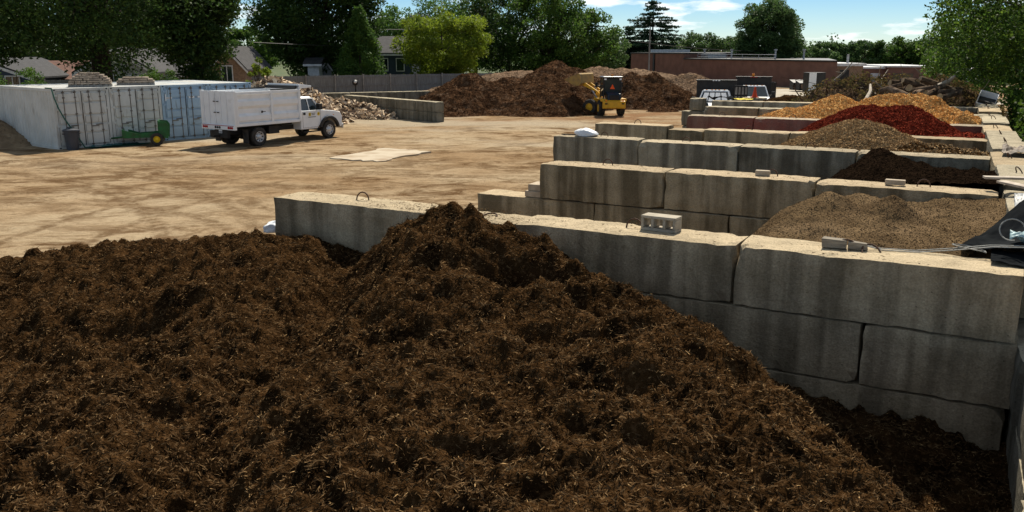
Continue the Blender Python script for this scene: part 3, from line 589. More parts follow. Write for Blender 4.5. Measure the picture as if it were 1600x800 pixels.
a = bp(1355, 166, 14.9); b = bp(1405, 165, 14.9); c = bp(1440, 178, 14.7); d = bp(1310, 182, 14.7)
heap('red_mulch_heap', 'broad heap of dyed red mulch chips', 'mulch heap', -7, -.5, 13.04, 16.42, bins(peaks([(*a, .62, .45), (*b, .66, .45, 1.05, 1), (c[0]-.15, c[1], c[2]-.25, .7, .3), (d[0]+.1, d[1], d[2]-.05, .6, .3)]), 13.04, 16.42), REDM, REDC, 75000, (.010, .038), amp=(.10, .07), fr=(1.4, 6), res=.045, seed=25, frame=FR, flake=True)
q = bp(1512, 209, 13.6)
heap('red_mulch_remnant', 'thin red scatter of mulch in the right corner of the red bin', 'mulch heap', -2.2, -.7, 13.04, 16.42, bins(peaks([(q[0], q[1], q[2]+.02, .3, .2, 1.3, .8)]), 13.04, 16.42), REDM, REDC, 2500, (.015, .05), amp=(.03, .04), fr=(2, 7), res=.05, seed=26, frame=FR, flake=True)
a = bp(1318, 150, 18.8); b = bp(1285, 164, 18.6); c = bp(1240, 170, 18.4)
heap('gold_chip_heap', 'golden wood chip heap, pointed, left of the red heap', 'mulch heap', -8.5, -3.0, 17.04, 20.6, bins(peaks([(a[0]-.12, a[1], a[2]+.02, .74, .28), (*b, .6, .3, 1.2, 1), (*c, .5, .3, 1.2, 1)]), 17.04, 20.6), GOLD, GOLDC, 50000, (.012, .05), amp=(.10, .08), fr=(1.3, 5), res=.055, seed=27, frame=FR, flake=True)
a = bp(1400, 151, 18.8); b = bp(1440, 151, 18.9); c = bp(1475, 165, 18.5); d = bp(1388, 158, 18.9); e = bp(1490, 178, 18)
heap('gold_chip_heap', 'lumpy golden wood chip heap behind the right half of the red heap', 'mulch heap', -5.6, -.7, 17.04, 20.6, bins(peaks([(*a, .6, .4, 1.2, 1), (*b, .7, .4), (*c, .8, .4), (*d, .8, .25), (*e, .9, .3)]), 17.04, 20.6), GOLD, GOLDC, 60000, (.012, .05), amp=(.38, .14), fr=(1.3, 4), res=.055, seed=28, frame=FR, flake=True)
q = bp(1524, 177, 22.3)
heap('bark_remnant', 'small brown heap in the right corner behind the gold chips', 'mulch heap', -3.2, -.9, 21.2, 24.2, bins(peaks([(*q, .5, .3, 1.3, 1)]), 21.2, 24.2), MULCH2, CHIPS_BROWN, 2500, (.03, .08), amp=(.05, .08), fr=(2, 5), res=.07, seed=29, frame=FR, flake=True)
# --- the heaps at the back of the yard
def pk(px, py, Y, s, r, *e):
    p = at(px, py, Y); return (p.x, p.y, p.z, s, r, *e)
YG = 'heaps of shredded bark at the back of the yard'
heap('bark_heap', 'long dark brown heap reaching from the low wall to the wheel loader', 'mulch heap', -12, 8.5, 53, 74,
     peaks([pk(732, 116, 62, .62, .5), pk(705, 135, 60.5, .5, .5), pk(762, 130, 61, .65, .4), pk(800, 120, 64, .55, .6), pk(840, 116, 66, .55, .8), pk(850, 140, 60, .5, .5), pk(885, 150, 60, .55, .4), pk(880, 125, 65, .6, .5)]),
     MULCH2, CHIPS_BROWN, 45000, (.05, .22, .035), amp=(.55, .22), fr=(.45, 1.6), res=.13, seed=31, group=YG, rdg=.6)
heap('bark_heap', 'highest brown heap peak, just left of the raised loader bucket', 'mulch heap', -2, 15, 64, 84,
     peaks([pk(868, 99, 74, .6, .8), pk(900, 107, 73, .55, .6), pk(915, 118, 70, .6, .5)]), MULCH2, CHIPS_BROWN, 16000, (.06, .25, .04), amp=(.5, .25), fr=(.45, 1.5), res=.16, seed=32, group=YG, rdg=.6)
heap('bark_heap', 'dark brown heap right of the wheel loader', 'mulch heap', 3, 20, 58, 80,
     peaks([pk(985, 116, 68, .6, .6), pk(1020, 118, 68, .62, .5), pk(1045, 132, 66, .6, .5), pk(1065, 150, 64.5, .6, .4), pk(960, 122, 68, .6, .5), pk(1035, 168, 62, .3, .3)]), MULCH2, CHIPS_BROWN, 30000, (.05, .22, .035), amp=(.55, .22), fr=(.45, 1.6), res=.13, seed=33, group=YG, rdg=.6)
heap('bark_heap', 'paler tan heap at the right end of the row, by the brick building', 'mulch heap', 8, 24, 64, 86,
     peaks([pk(1075, 114, 73, .6, .9), pk(1092, 124, 71, .62, .6), pk(1055, 120, 74, .5, .6)]), MULCH3, CHIPS_PALE, 14000, (.06, .25, .04), amp=(.4, .2), fr=(.5, 1.6), res=.16, seed=34, group=YG, rdg=.6)
heap('chip_heap', 'pinkish tan heap showing behind the dip of the long brown heap', 'mulch heap', -8, 9, 72, 92,
     peaks([pk(808, 111, 80, .4, 1.0, 1.6, 1), pk(780, 117, 80, .4, .8, 1.3, 1)]), MULCH3, CHIPS_PALE, 6000, (.06, .22, .05), amp=(.3, .15), fr=(.5, 1.6), res=.2, seed=35, group=YG)
heap('chip_heap', 'pale flat topped heap behind the cab of the loader', 'mulch heap', 4, 26, 76, 98,
     peaks([pk(940, 107, 84, .35, 1.0, 1.6, 1), pk(985, 107, 86, .35, .8, 1.6, 1), pk(1015, 112, 84, .4, .8)]), MULCH3, CHIPS_PALE, 8000, (.06, .22, .05), amp=(.3, .15), fr=(.5, 1.6), res=.2, seed=36, group=YG)
q = at(1240, 149, 44)
heap('bark_heap', 'small dark mulch heap behind the farthest bin wall, left of the brush', 'mulch heap', 10, 20, 40, 49, peaks([(q.x, q.y, q.z, .55, .3, 1.4, 1), (q.x-1.2, q.y, q.z-.25, .5, .3)]), MULCH, CHIPS_BROWN, 5000, (.04, .12, .03), amp=(.15, .12), fr=(1.2, 4), res=.09, seed=37)
DIRT = mat('dirt', (.27, .19, .11), (.17, .115, .065), 1.2, .95, bump=.9, bscale=6, coord='World', dist=.1)
q = gp(8, 232)
heap('dirt_mound', 'mound of bare dirt at the left of the pale shipping container', 'dirt mound', q.x-8, q.x+3.4, q.y-3, q.y+9, peaks([(q.x-2.2, q.y+2.0, 1.25, .5, .5), (q.x-5, q.y+4, 1.8, .5, .8)]), DIRT, DIRT, 2500, (.03, .07), amp=(.2, .1), fr=(.8, 3), res=.1, seed=38, flake=True)
# ============================================================ TREES AND SHRUBS
def leaf_quads(P, size, rng, droop=0.0, asp=.55):
    n = len(P); d = rng.normal(0, 1, (n, 3)); d[:, 2] = d[:, 2]*.7-droop; d /= np.linalg.norm(d, axis=1)[:, None]
    q = rng.normal(0, 1, (n, 3)); w = np.cross(d, q); w /= np.linalg.norm(w, axis=1)[:, None]+1e-9
    S = (size*rng.uniform(.55, 1.25, n))[:, None]
    V = np.stack([P-d*S*.5, P-w*S*asp*.5, P+d*S*.5, P+w*S*asp*.5], 1).reshape(-1, 3)
    return V, np.arange(n*4).reshape(n, 4)
def limb(mb, p, q, r0, r1, rnd, n=5, wob=.12, k=7):
    p = Vector(p); q = Vector(q); L = (q-p).length; pts = [p]
    for i in range(1, n): pts.append(p.lerp(q, i/n)+Vector((rnd.gauss(0, wob*L/n), rnd.gauss(0, wob*L/n), rnd.gauss(0, wob*L/n*.6)+.10*L*math.sin(math.pi*i/n)*.5)))
    pts.append(q); mb.path(pts, [r0+(r1-r0)*i/n for i in range(n+1)], k); return pts
def tree(name, label, x, y, H, rx, zb, m, nl=9000, ls=.3, seed=1, style='round', trunk_r=None, group=None, nc=None, cat='tree', lean=0, ry=None, z0=0, droop=.1, fill=.78):
    rnd = random.Random(seed); rng = np.random.default_rng(seed); ry = ry or rx
    t = empty(name, (x, y, z0), rnd.uniform(0, 6) if not lean else 0, label=label, cat=cat, group=group)
    tr_ = trunk_r or max(.12, H*.022); zc = (H+zb)/2; hz = (H-zb)/2
    mb = MB(); cl = []
    if style in ('cone', 'spruce'):
        mb.path([Vector((0, 0, 0)), Vector((.05, 0, H*.5)), Vector((0, .05, H*.97))], [tr_, tr_*.6, .03], 8)
        if style == 'cone':
            for i in range(nc or 90):
                f = rng.uniform(0, 1)**.8; z = zb+(H-zb)*f; rr = rx*(1-f**1.25)*(.92+.12*rng.uniform(-1, 1)) * min(1, .55+f*3.5); a = rng.uniform(0, 6.283); k = rng.uniform(.55, 1)
                cl.append((rr*k*math.cos(a), rr*k*math.sin(a), z, .42+.25*rng.uniform()))
        else:
            nt_ = int((H-zb)/.36)
            for i in range(nt_):
                f = i/nt_; z = zb+(H-zb)*f+rng.uniform(-.15, .15); rr = rx*(1-f)**.85*rng.uniform(.6, 1.15)+.15; nb = int(7+5*(1-f))
                for b in range(nb):
                    a = rng.uniform(0, 6.283); L = rr*rng.uniform(.5, 1.1)
                    tip = Vector((L*math.cos(a), L*math.sin(a), z-.12*L+.10*L*f*2)); mb.tube((0, 0, z), tip, .05, .015, 4, False)
                    for s in np.linspace(.35, 1, max(2, int(L/.45))): cl.append((tip.x*s, tip.y*s, z+(tip.z-z)*s+rng.normal(0, .08), .22+.22*(1-abs(s-.6))))
    else:
        fork = min(zb+.25*(H-zb), H*.42)
        mb.path([Vector((0, 0, -.1)), Vector((.02*H*.3, 0, fork*.5)), Vector((0, .03, fork))], [tr_*1.35, tr_, tr_*.82], 10)
        nb = 7 if style != 'wide' else 11
        for b in range(nb):
            a = 6.283*b/nb+rnd.uniform(-.3, .3); k = rnd.uniform(.55, .95); up = rnd.uniform(-.1, .85)
            e = Vector((rx*k*math.cos(a)*(1.1-.5*max(up, 0)), ry*k*math.sin(a)*(1.1-.5*max(up, 0)), zc+hz*.75*up))
            pts = limb(mb, (0, 0, fork*rnd.uniform(.8, 1)), e, tr_*.45, .03, rnd, 5, .16)
            for s in range(3):
                p = pts[2+s]; e2 = p+Vector((rnd.gauss(0, rx*.22), rnd.gauss(0, ry*.22), rnd.uniform(-.05, .3)*hz)); limb(mb, p, e2, tr_*.16, .015, rnd, 3, .15, 5)
        mb.path([Vector((0, .03, fork)), Vector((.1, 0, (fork+H)/2)), Vector((0, 0, H*.92))], [tr_*.8, tr_*.4, .03], 8)
        for i in range(nc or 70):
            v = rng.normal(0, 1, 3); v /= np.linalg.norm(v); k = rng.uniform(.25, 1)**.45
            cz = v[2]*k; sc = 1 if style != 'wide' else (1.0 if cz > 0 else 1.05)
            cl.append((rx*v[0]*k*sc, ry*v[1]*k*sc, zc+hz*cz, (rx+hz)*.5*rng.uniform(.13, .30)))
    cl = np.array(cl); wt = cl[:, 3]**2; wt /= wt.sum(); ci = rng.choice(len(cl), nl, p=wt)
    v = rng.normal(0, 1, (nl, 3)); v /= np.linalg.norm(v, axis=1)[:, None]; k = rng.uniform(.15, 1.0, nl)**.5
    if style in ('spruce',): v[:, 2] *= .45
    elif style == 'cone': v[:, 2] *= 1.3
    else: v[:, 2] *= fill
    P = cl[ci, :3]+v*(k*cl[ci, 3])[:, None]
    if style == 'wide':
        P[:, 2] -= .35*np.maximum(0, (np.hypot(P[:, 0], P[:, 1])/rx-.6))*rng.uniform(0, 1.6, nl)
    P = P[P[:, 2] > .1]
    V, F = leaf_quads(P, ls, rng, droop)
    mb.build('trunk', BARK, t, smooth=True); npmesh('crown', V, F, m, parent=t)
    return t
def tp(px, topy, Y): p = at(px, topy, Y); return p.x, p.y, p.z
def ftree(name, label, px, Y, rx, topy, zb, m, nl, ls, seed, style='round', group=None, **k):
    x, y, z = tp(px, topy, Y); return tree(name, label, x, y, z*(1.1 if style == 'round' else 1.0), rx, zb, m, nl, ls, seed, style, group=group, **k)
TB = 'trees in the background'
x, y, _ = tp(157, 100, 56)
tree('shade_tree', 'huge spreading shade tree with thick dark trunk behind the pale shipping containers', x, y, 15, 9.6, 3.2, L_DARK, 95000, .24, 3, 'wide', .58, nc=240, ry=8, fill=.9)
x, y, _ = tp(312, 100, 57)
tree('shade_tree', 'dark drooping leafy tree between the huge shade tree and the brick house', x, y, 12.5, 2.1, 1.6, L_DARK, 34000, .24, 4, 'round', .25, nc=110)
x, y, _ = tp(-40, 100, 52)
tree('shade_tree', 'dark leafy tree cut by the left edge of the picture', x, y, 12, 4.5, 2.2, L_DARK, 16000, .26, 44, 'round', .3, nc=90)
x, y, _ = tp(498, 100, 92)
tree('maple_tree', 'very large dark tree behind the fence, left of the cone shaped evergreen', x, y, 15.5, 6.0, 1.3, L_DARK, 70000, .34, 5, 'round', .45, nc=230)
ftree('evergreen_tree', 'dense cone shaped evergreen rising behind the wooden fence', 560, 86, 2.9, 19, .6, L_CON, 26000, .24, 6, 'cone', nc=190)
ftree('yellow_green_tree', 'bright yellow green tree, broad and low, behind the wooden fence', 690, 92, 4.9, 27, 1.2, L_YEL, 34000, .26, 7, nc=130)
rows = [(620, 118, 5.5, 24, L_MID, 12000, .36), (680, 124, 4.2, -6, L_MID, 9000, .34), (742, 122, 5, 8, L_MID, 11000, .38), (795, 112, 6.5, -12, L_DARK, 22000, .36), (858, 108, 5.8, -4, L_MID, 20000, .36), (905, 110, 4.6, 22, L_MID, 13000, .36), (942, 114, 3.4, 50, L_FAR, 8000, .36)]
lab = ['green tree behind the blue house', 'open feathery treetop above the bright yellow green tree', 'green tree between the feathery one and the tall dark one', 'tall dark tree behind the long brown heap', 'tall green tree above the highest brown heap peak', 'rounded tree just left of the utility pole with crossarm', 'small tree under the utility pole with crossarm']
for i, r in enumerate(rows):
    ftree('leafy_tree', lab[i], r[0], r[1], r[2], r[3], .8, r[4], r[5], r[6], 60+i, nc=90, group=TB)
ftree('spruce_tree', 'tall dark spruce with tiered branches behind the brick building', 1022, 146, 8.8, -2, 1.0, L_SPR, 34000, .34, 71, 'spruce', cat='tree')
ftree('spruce_tree', 'lower dark spruce touching the left side of the tall one', 985, 144, 4.6, 40, .8, L_SPR, 12000, .34, 72, 'spruce')
ftree('spruce_tree', 'small thin spruce between the utility pole and the tall spruce', 960, 142, 1.6, 41, 3, L_SPR, 3500, .3, 73, 'spruce')
lab2 = ['rounded tree right of the tall spruce', 'rounded tree left of the tall single tree over the building', 'tall single tree rising over the long brick roof', 'low tree at the left foot of the tall single tree', 'low tree at the right foot of the tall single tree', 'small round tree over the right end of the brick roof', 'wide round tree, second right of the tall single tree', 'wide round tree, third right of the tall single tree', 'round tree above the low brick annex', 'tree behind the low annex beside the overhanging branches', 'tree furthest right behind the low annex', 'small gap filling tree beyond the end of the brick roof', 'low tree beyond the spruce, partly behind it']
fr_ = [(1092, 146, 4.4, 57, L_FAR, 9000, .4), (1130, 150, 3.6, 64, L_FAR, 6000, .4), (1204, 122, 4.2, 8, L_FAR, 34000, .34), (1172, 136, 3.0, 60, L_FAR, 6000, .36), (1244, 138, 2.6, 70, L_FAR, 5000, .36), (1292, 152, 3.6, 71, L_FAR, 7000, .4), (1352, 150, 4.4, 70, L_FAR, 8000, .4), (1402, 148, 4.6, 67, L_MID, 9000, .4), (1446, 146, 4.4, 68, L_MID, 9000, .4), (1492, 140, 5, 62, L_MID, 9000, .4), (1550, 140, 6, 56, L_MID, 9000, .4), (1322, 160, 2.6, 80, L_FAR, 4000, .4), (1058, 150, 3.2, 68, L_FAR, 5000, .4)]
for i, r in enumerate(fr_):
    ftree('leafy_tree', lab2[i], r[0], r[1], r[2], r[3], .8, r[4], int(r[5]*1.3), r[6], 80+i, nc=(190 if r[5] > 30000 else 85), group=TB, style='round')
for i, (px, Y, rx, ty, lb) in enumerate([(20, 105, 9, 10, 'tree filling the sky left behind the houses'), (110, 115, 8, 5, 'tree behind the low brick house'), (215, 112, 8, 0, 'tree behind the grey gabled house'), (270, 118, 6, 15, 'tree behind the drooping shade tree'), (385, 128, 4.5, 48, 'lighter tree in the gap of sky over the brick house'), (592, 122, 5, 46, 'tree behind the left side of the blue house')]):
    ftree('leafy_tree', lb, px, Y, rx, ty, .5, L_MID if i in (4, 5) else L_DARK, 9000, .5, 110+i, nc=70, group=TB)
# overhanging tree and vine at the right edge
x, y = gp(1500, 200).x, 0
tree('overhanging_tree', 'leafy tree leaning over the end wall from the right edge of the picture', 20.8, 33.5, 9.5, 5.0, 2.6, L_RIGHT, 46000, .17, 121, 'round', .22, nc=170, droop=.5)
tree('overhanging_tree', 'nearer thin limbs of a leafy tree at the top right corner', 17.6, 24.0, 8.6, 2.5, 4.3, L_RIGHT, 15000, .13, 122, 'round', .1, nc=80, droop=.6)
tree('leafy_tree', 'dark tree beyond the brush heap, left of the overhanging branches', 32, 60, 7.4, 4.5, .8, L_MID, 16000, .28, 123, 'round', .2, nc=90)
rng = np.random.default_rng(5); hp = []
for i in range(420):
    v = rng.uniform(8.2, 33); u = -.045*v+1.45+rng.uniform(-.12, 1.3); hp.append((u, v, rng.uniform(.2, 1)**.7*(3.0+.5*math.sin(v*1.3)+.3*math.sin(v*3.1)), rng.uniform(.25, .55)))
hp = np.array(hp); n = 52000; ci = rng.integers(0, len(hp), n); vv_ = rng.normal(0, 1, (n, 3)); vv_ /= np.linalg.norm(vv_, axis=1)[:, None]
Q = hp[ci, :3]+vv_*(rng.uniform(.2, 1, n)**.5*hp[ci, 3])[:, None]
W3 = np.array(O_)+Q[:, :1]*np.array(D_)+Q[:, 1:2]*np.array(N_); W3[:, 2] = Q[:, 2]; W3 = W3[W3[:, 2] > .05]
hd = empty('vine_hedge', tuple(uv(.9, 20)), 0, label='tall vine covered hedge along the outside of the end wall', cat='hedge')
V, F = leaf_quads(W3-np.array(uv(.9, 20)), .16, rng, .3, .7); npmesh('crown', V, F, L_RIGHT, parent=hd)
mb = MB()
for i in range(14):
    a = uv(-.045*(9+i*1.8)+1.7, 9+i*1.8)-uv(.9, 20); mb.path([a, a+Vector((.1, .05, 1.2)), a+Vector((random.uniform(-.3, .3), random.uniform(-.3, .3), 2.6))], [.04, .03, .012], 6)
mb.build('stem', BARK, hd)
SG = 'shrubs showing over the top of the fence'
for i, (px, Y, r, ty, lb, mm) in enumerate([(405, 62, 1.0, 93, 'small bright sapling growing behind the firewood', L_YEL), (665, 90, 1.6, 110, 'low yellow green shrub over the fence under the bright tree', L_YEL), (705, 90, 1.4, 112, 'low shrub over the fence at the left foot of the brown peak', L_YEL), (470, 86, 1.5, 112, 'dark shrub over the fence under the large dark tree', L_MID), (515, 86, .9, 117, 'small shrub over the fence right of the white shed', L_MID), (25, 62, 2.6, 103, 'rounded green bush by the far left house', L_MID), (238, 66, 1.8, 106, 'dark bush in front of the green garage door', L_MID), (610, 90, 1.2, 116, 'small shrub over the fence in front of the blue house', L_MID), (640, 90, 1.4, 114, 'yellowish shrub over the fence between blue house and bright tree', L_YEL), (300, 64, 1.5, 118, 'dark bush at the foot of the drooping tree', L_MID)]):
    x, y, z = tp(px, ty, Y); tree('shrub', lb, x, y, z, r, .2, mm, 3500, .17, 130+i, 'round', .04, nc=30, cat='shrub')
# ============================================================ BUILDINGS
BRICK = mat('red_brick', (.19, .10, .075), (.135, .072, .055), 1.2, .9, coord='World', c3=(.17, .085, .06), s3=5, st3=(1, 1, 6), lo3=.5, hi3=.7, bump=.3, bscale=14)
BRICKL = mat('tan_brick', (.30, .20, .13), (.20, .13, .09), 6, .9, coord='World', st3=(1, 1, 5), c3=(.14, .085, .06), s3=4, lo3=.5, hi3=.7)
SIDING = mat('grey_siding', (.30, .31, .31), (.25, .26, .26), 1, .7)
SHING = mat('grey_shingle', (.055, .053, .056), (.035, .035, .037), 3, .9, bump=.4, bscale=20)
SHINGR = mat('brown_shingle', (.20, .10, .07), (.12, .065, .05), 3, .9, bump=.4, bscale=20)
TRIM = mat('white_trim', (.66, .67, .68), (.5, .5, .5), 4, .6)
TEAL = mat('green_garage', (.055, .12, .10), rough=.6)
NAVY = mat('blue_siding', (.035, .055, .085), (.028, .04, .065), 2, .7)
def win(t, x, z, w, h, y, panes=2, name='window', pane=GLASS, fr=TRIM):
    f = MB(); f.box(x-w/2-.07, x+w/2+.07, y-.06, y+.02, z+h, z+h+.08).box(x-w/2-.07, x+w/2+.07, y-.08, y+.02, z-.08, z).box(x-w/2-.07, x-w/2, y-.06, y+.02, z, z+h).box(x+w/2, x+w/2+.07, y-.06, y+.02, z, z+h)
    for i in range(1, panes): f.box(x-w/2+w*i/panes-.03, x-w/2+w*i/panes+.03, y-.05, y+.02, z, z+h)
    o = f.build(name, fr, t); g = MB(); g.box(x-w/2, x+w/2, y-.02, y+.01, z, z+h); g.build('pane', pane, o); return o
def house(label, px, Y, w, d, wz, rz, gable, wm, rm, rot=0, wins=(), doors=(), low=None, z0=0, chim=False, cat='house'):
    p = at(px, 100, Y); t = empty('house', (p.x, p.y, z0), R(rot), label=label, cat=cat)
    mb = MB(); mb.box(-w/2, w/2, -d/2, d/2, 0, wz)
    if gable == 'front': mb.prism([(-w/2, wz), (w/2, wz), (0, wz+rz-.12)], -d/2, d/2, 'y')
    else: mb.prism([(-d/2, wz), (d/2, wz), (0, wz+rz-.12)], -w/2, w/2, 'x')
    mb.build('wall', wm, t)
    r = MB(); o_ = .35
    if gable == 'front':
        for s in (-1, 1): r.prism([(0, wz+rz), (s*(w/2+o_), wz-o_*rz/(w/2)), (s*(w/2+o_), wz-o_*rz/(w/2)-.13), (0, wz+rz-.13)], -d/2-o_, d/2+o_, 'y')
    else:
        for s in (-1, 1): r.prism([(0, wz+rz), (s*(d/2+o_), wz-o_*rz/(d/2)), (s*(d/2+o_), wz-o_*rz/(d/2)-.13), (0, wz+rz-.13)], -w/2-o_, w/2+o_, 'x')
    ro = r.build('roof', rm, t)
    if chim: c = MB(); c.box(w*.2, w*.2+.7, -.3, .3, wz+.2, wz+rz+.9); c.build('chimney', BRICK, ro)
    f = MB()
    if gable == 'front':
        for s in (-1, 1): f.prism([(0, wz+rz-.14), (s*(w/2+o_), wz-o_*rz/(w/2)-.14), (s*(w/2+o_), wz-o_*rz/(w/2)-.36), (0, wz+rz-.36)], -d/2-o_+.0, -d/2-o_+.05, 'y')
    else: f.box(-w/2-o_, w/2+o_, -d/2-o_-.03, -d/2-o_+.02, wz-o_*rz/(d/2)-.32, wz-o_*rz/(d/2)-.12)
    f.build('fascia', TRIM, t)
    if low:
        l = MB(); l.box(low[0], low[1], -d/2-.04, -d/2+.01, low[2], low[3]); l.build('brick_facing', low[4], t)
    for x, z, ww, hh, n in wins: win(t, x, z, ww, hh, -d/2-.05, n)
    for x, ww, hh, m in doors:
        win(t, x, .1, ww, hh, -d/2-.05, 1, 'door', m)
    return t
house('low blue grey house with a white edged gable at the far left', 18, 72, 7.5, 8, 2.3, 1.3, 'front', NAVY, SHING, 0, [(2.2, 1.1, 1.0, 1.1, 2)])
house('low brick house with a reddish brown roof, under the shade tree', 98, 76, 4.6, 7, 2.0, 1.3, 'side', BRICK, SHINGR, 0, [(-1.1, .9, .6, 1.0, 1), (-.2, 1.1, .5, .7, 1), (1.0, .8, 1.0, 1.1, 2)])
house('grey gabled house with a green garage door', 214, 74, 6.0, 8, 2.7, 1.7, 'front', SIDING, SHING, 0, [(-.62, 1.0, .6, 1.3, 1)], [(.75, 1.9, 2.1, TEAL)], low=(-3.0, -1.1, 0, 2.3, BRICKL))
house('small pale outbuilding half hidden behind the drooping tree', 268, 76, 3.4, 5, 2.4, .9, 'side', BRICKL, SHING, 0, [(.2, 1.0, .5, 1.2, 1)])
house('brick house with a double white window and dark grey gable roof', 376, 78, 2.7, 7, 3.0, 1.5, 'front', BRICKL, SHING, 0, [(-.1, 1.55, .85, 1.3, 2)])
house('dark blue house between the evergreen and the yellow green tree', 616, 104, 5.0, 8, 4.0, 1.7, 'side', NAVY, SHING, 0, [(-.6, 1.9, .8, 1.3, 1), (1.2, 1.9, .8, 1.3, 1)])
house('small white garden shed showing over the fence', 492, 88, 1.1, 1.6, 3.1, .35, 'side', TRIM, SHING, 0, (), (), cat='shed')
house('narrow pale shed just left of the evergreen', 513, 90, .8, 1.5, 2.7, .6, 'front', SIDING, SHING, 0, (), (), cat='shed')
# long brick warehouse
bd = empty('brick_warehouse', (34.8, 95.8, 0), 0, label='long low dark red brick building across the back of the yard', cat='building')
A = Vector((17.4, 131)); B = Vector((34.8, 95.8)); dv = (B-A).normalized(); nv = Vector((-dv.y, dv.x)); nv = nv if nv.x > 0 else -nv
def bpt(s, off, o=Vector((34.8, 95.8))): p = A+dv*s+nv*off-o; return (p.x, p.y)
Lb = (B-A).length; s1 = Lb*.32
for nme, a0, a1, zt, off in (('wall', 0, s1, 3.62, 0), ('wall', s1, Lb, 2.9, .03)):
    mb = MB(); P4 = [bpt(a0, off), bpt(a1, off), bpt(a1-(17 if a1 == Lb else 0), 16), bpt(a0, 16)]; mb.prism(P4, 0, zt, 'z'); mb.build(nme, BRICK, bd)
    mb = MB(); P4 = [bpt(a0-.05, off-.12), bpt(a1+.08, off-.12), bpt(a1+.08-(17 if a1 == Lb else 0), 16.1), bpt(a0-.05, 16.1)]; mb.prism(P4, zt+.003, zt+.17, 'z'); mb.build('roof_edge', BLACK, bd)
mb = MB(); P4 = [bpt(2, 2), bpt(6, 2), bpt(6, 6), bpt(2, 6)]; mb.prism(P4, 3.6, 4.2, 'z'); mb.build('roof_unit', TRIM, bd)
mb = MB(); P4 = [bpt(s1+1, 2), bpt(s1+2.5, 2), bpt(s1+2.5, 5), bpt(s1+1, 5)]; mb.prism(P4, 2.9, 3.7, 'z'); mb.build('roof_unit', STEEL, bd)
for s in (s1+.5, s1+6, s1+14, Lb-8):
    q = bpt(s, 3); mb = MB(); mb.tube((*q, 2.9), (*q, 4.1), .12, .12, 8); mb.tube((*q, 4.1), (*q, 4.25), .22, .22, 8); mb.build('roof_vent', STEEL, bd)
mb = MB(); q0, q1 = bpt(s1+1, 1.5), bpt(Lb*.72, 1.5)
for z in (3.25, 3.6): mb.tube((*q0, z), (*q1, z), .03)
for i in range(6):
    f = i/5; mb.tube((q0[0]+(q1[0]-q0[0])*f, q0[1]+(q1[1]-q0[1])*f, 3.0), (q0[0]+(q1[0]-q0[0])*f, q0[1]+(q1[1]-q0[1])*f, 3.62), .03)
mb.build('roof_railing', STEEL, bd)
mb = MB(); P4 = [bpt(s1*.45, -.15), bpt(s1*.45+.35, -.15), bpt(s1*.45+.35, .05), bpt(s1*.45, .05)]; mb.prism(P4, 0, 3.5, 'z'); mb.build('downpipe', BLACK, bd)
an = empty('brick_annex', (36.5, 97, 0), 0, label='small brick annex with a pale flat roof edge at the right end of the warehouse', cat='building')
mb = MB(); mb.box(-1.3, 1.6, 0, 8, 0, 2.45); mb.build('wall', BRICKL, an); mb = MB(); mb.box(-1.5, 1.85, -.25, 8.2, 2.455, 2.75); mb.build('roof', TRIM, an)
mb = MB(); mb.tube((.6, 2, 2.75), (.6, 2, 3.7), .14, .14, 8); mb.build('roof_vent', STEEL, an); mb = MB(); mb.box(-.9, .1, -.05, .02, .0, 2.05); mb.build('door', BLACK, an)
lo = empty('low_brick_building', (47, 118, 0), R(-3), label='low brick building with pale roof line and garage windows behind the brush heap', cat='building')
mb = MB(); mb.box(-6, 2.2, 0, 10, 0, 1.72); mb.box(2.2, 7.6, -1, 10, 0, 1.95); mb.box(7.6, 20, .5, 10, 0, 1.5); mb.build('wall', BRICK, lo)
mb = MB(); mb.box(-6.2, 2.3, -.15, 10, 1.723, 1.95); mb.box(2.0, 7.8, -1.2, 10, 1.953, 2.15); mb.box(7.82, 20.2, .3, 10, 1.503, 1.72); mb.build('roof', TRIM, lo)
for x, w_, m_2 in ((-4.5, 2.0, TRIM), (-1.6, 2.2, GLASS), (1.0, 1.2, TRIM), (4.2, 2.6, GLASS), (10, 2, GLASS), (14, 2, TRIM)):
    mb = MB(); y0_ = 0 if x < 2.2 else (-1 if x < 7.6 else .5); mb.box(x-w_/2, x+w_/2, y0_-.06, y0_+.01, .1, 1.15); mb.build('garage_door', m_2, lo)
# wooden fence along the back
fe = empty('wooden_fence', (0, 0, 0), label='long weathered grey board fence behind the firewood and the low walls', cat='fence')
FP = [gp(250, 125, 1.83).xy.to_tuple(), at(430, 120, 77.5).xy.to_tuple(), at(690, 117, 86).xy.to_tuple(), at(800, 117, 90).xy.to_tuple()]
FP[0] = (FP[1][0]-(FP[2][0]-FP[1][0])*1.1, FP[1][1]-(FP[2][1]-FP[1][1])*1.1)
brd = MB(); rail = MB(); pst = []
for k in range(3):
    a = Vector((*FP[k], 0)); b = Vector((*FP[k+1], 0)); L = (b-a).length; d = (b-a)/L; nn = Vector((d.y, -d.x, 0))*1; n_ = int(L/2.44)
    for i in range(n_): pst.append((a+d*(i*L/n_), d))
    x = 0
    while x < L:
        h = 1.93+random.uniform(-.015, .02); o0 = a+d*x+nn*random.uniform(-.006, .006); w_ = .135; M4 = Matrix.Translation(o0) @ Matrix.Rotation(math.atan2(d.y, d.x), 4, 'Z')
        brd.box(0, w_, 0, .02, .04, h, M4); x += .143
    for z in (.35, .98, 1.72):
        M4 = Matrix.Translation(a+nn*.045) @ Matrix.Rotation(math.atan2(d.y, d.x), 4, 'Z'); rail.box(0, L, 0, .04, z, z+.09, M4)
brd.build('boards', WOODG, fe); rail.build('rail', WOODG, fe)
POSTM = mat('fence_post_wood', (.30, .28, .25), (.2, .18, .16), 3, .9, coord='World')
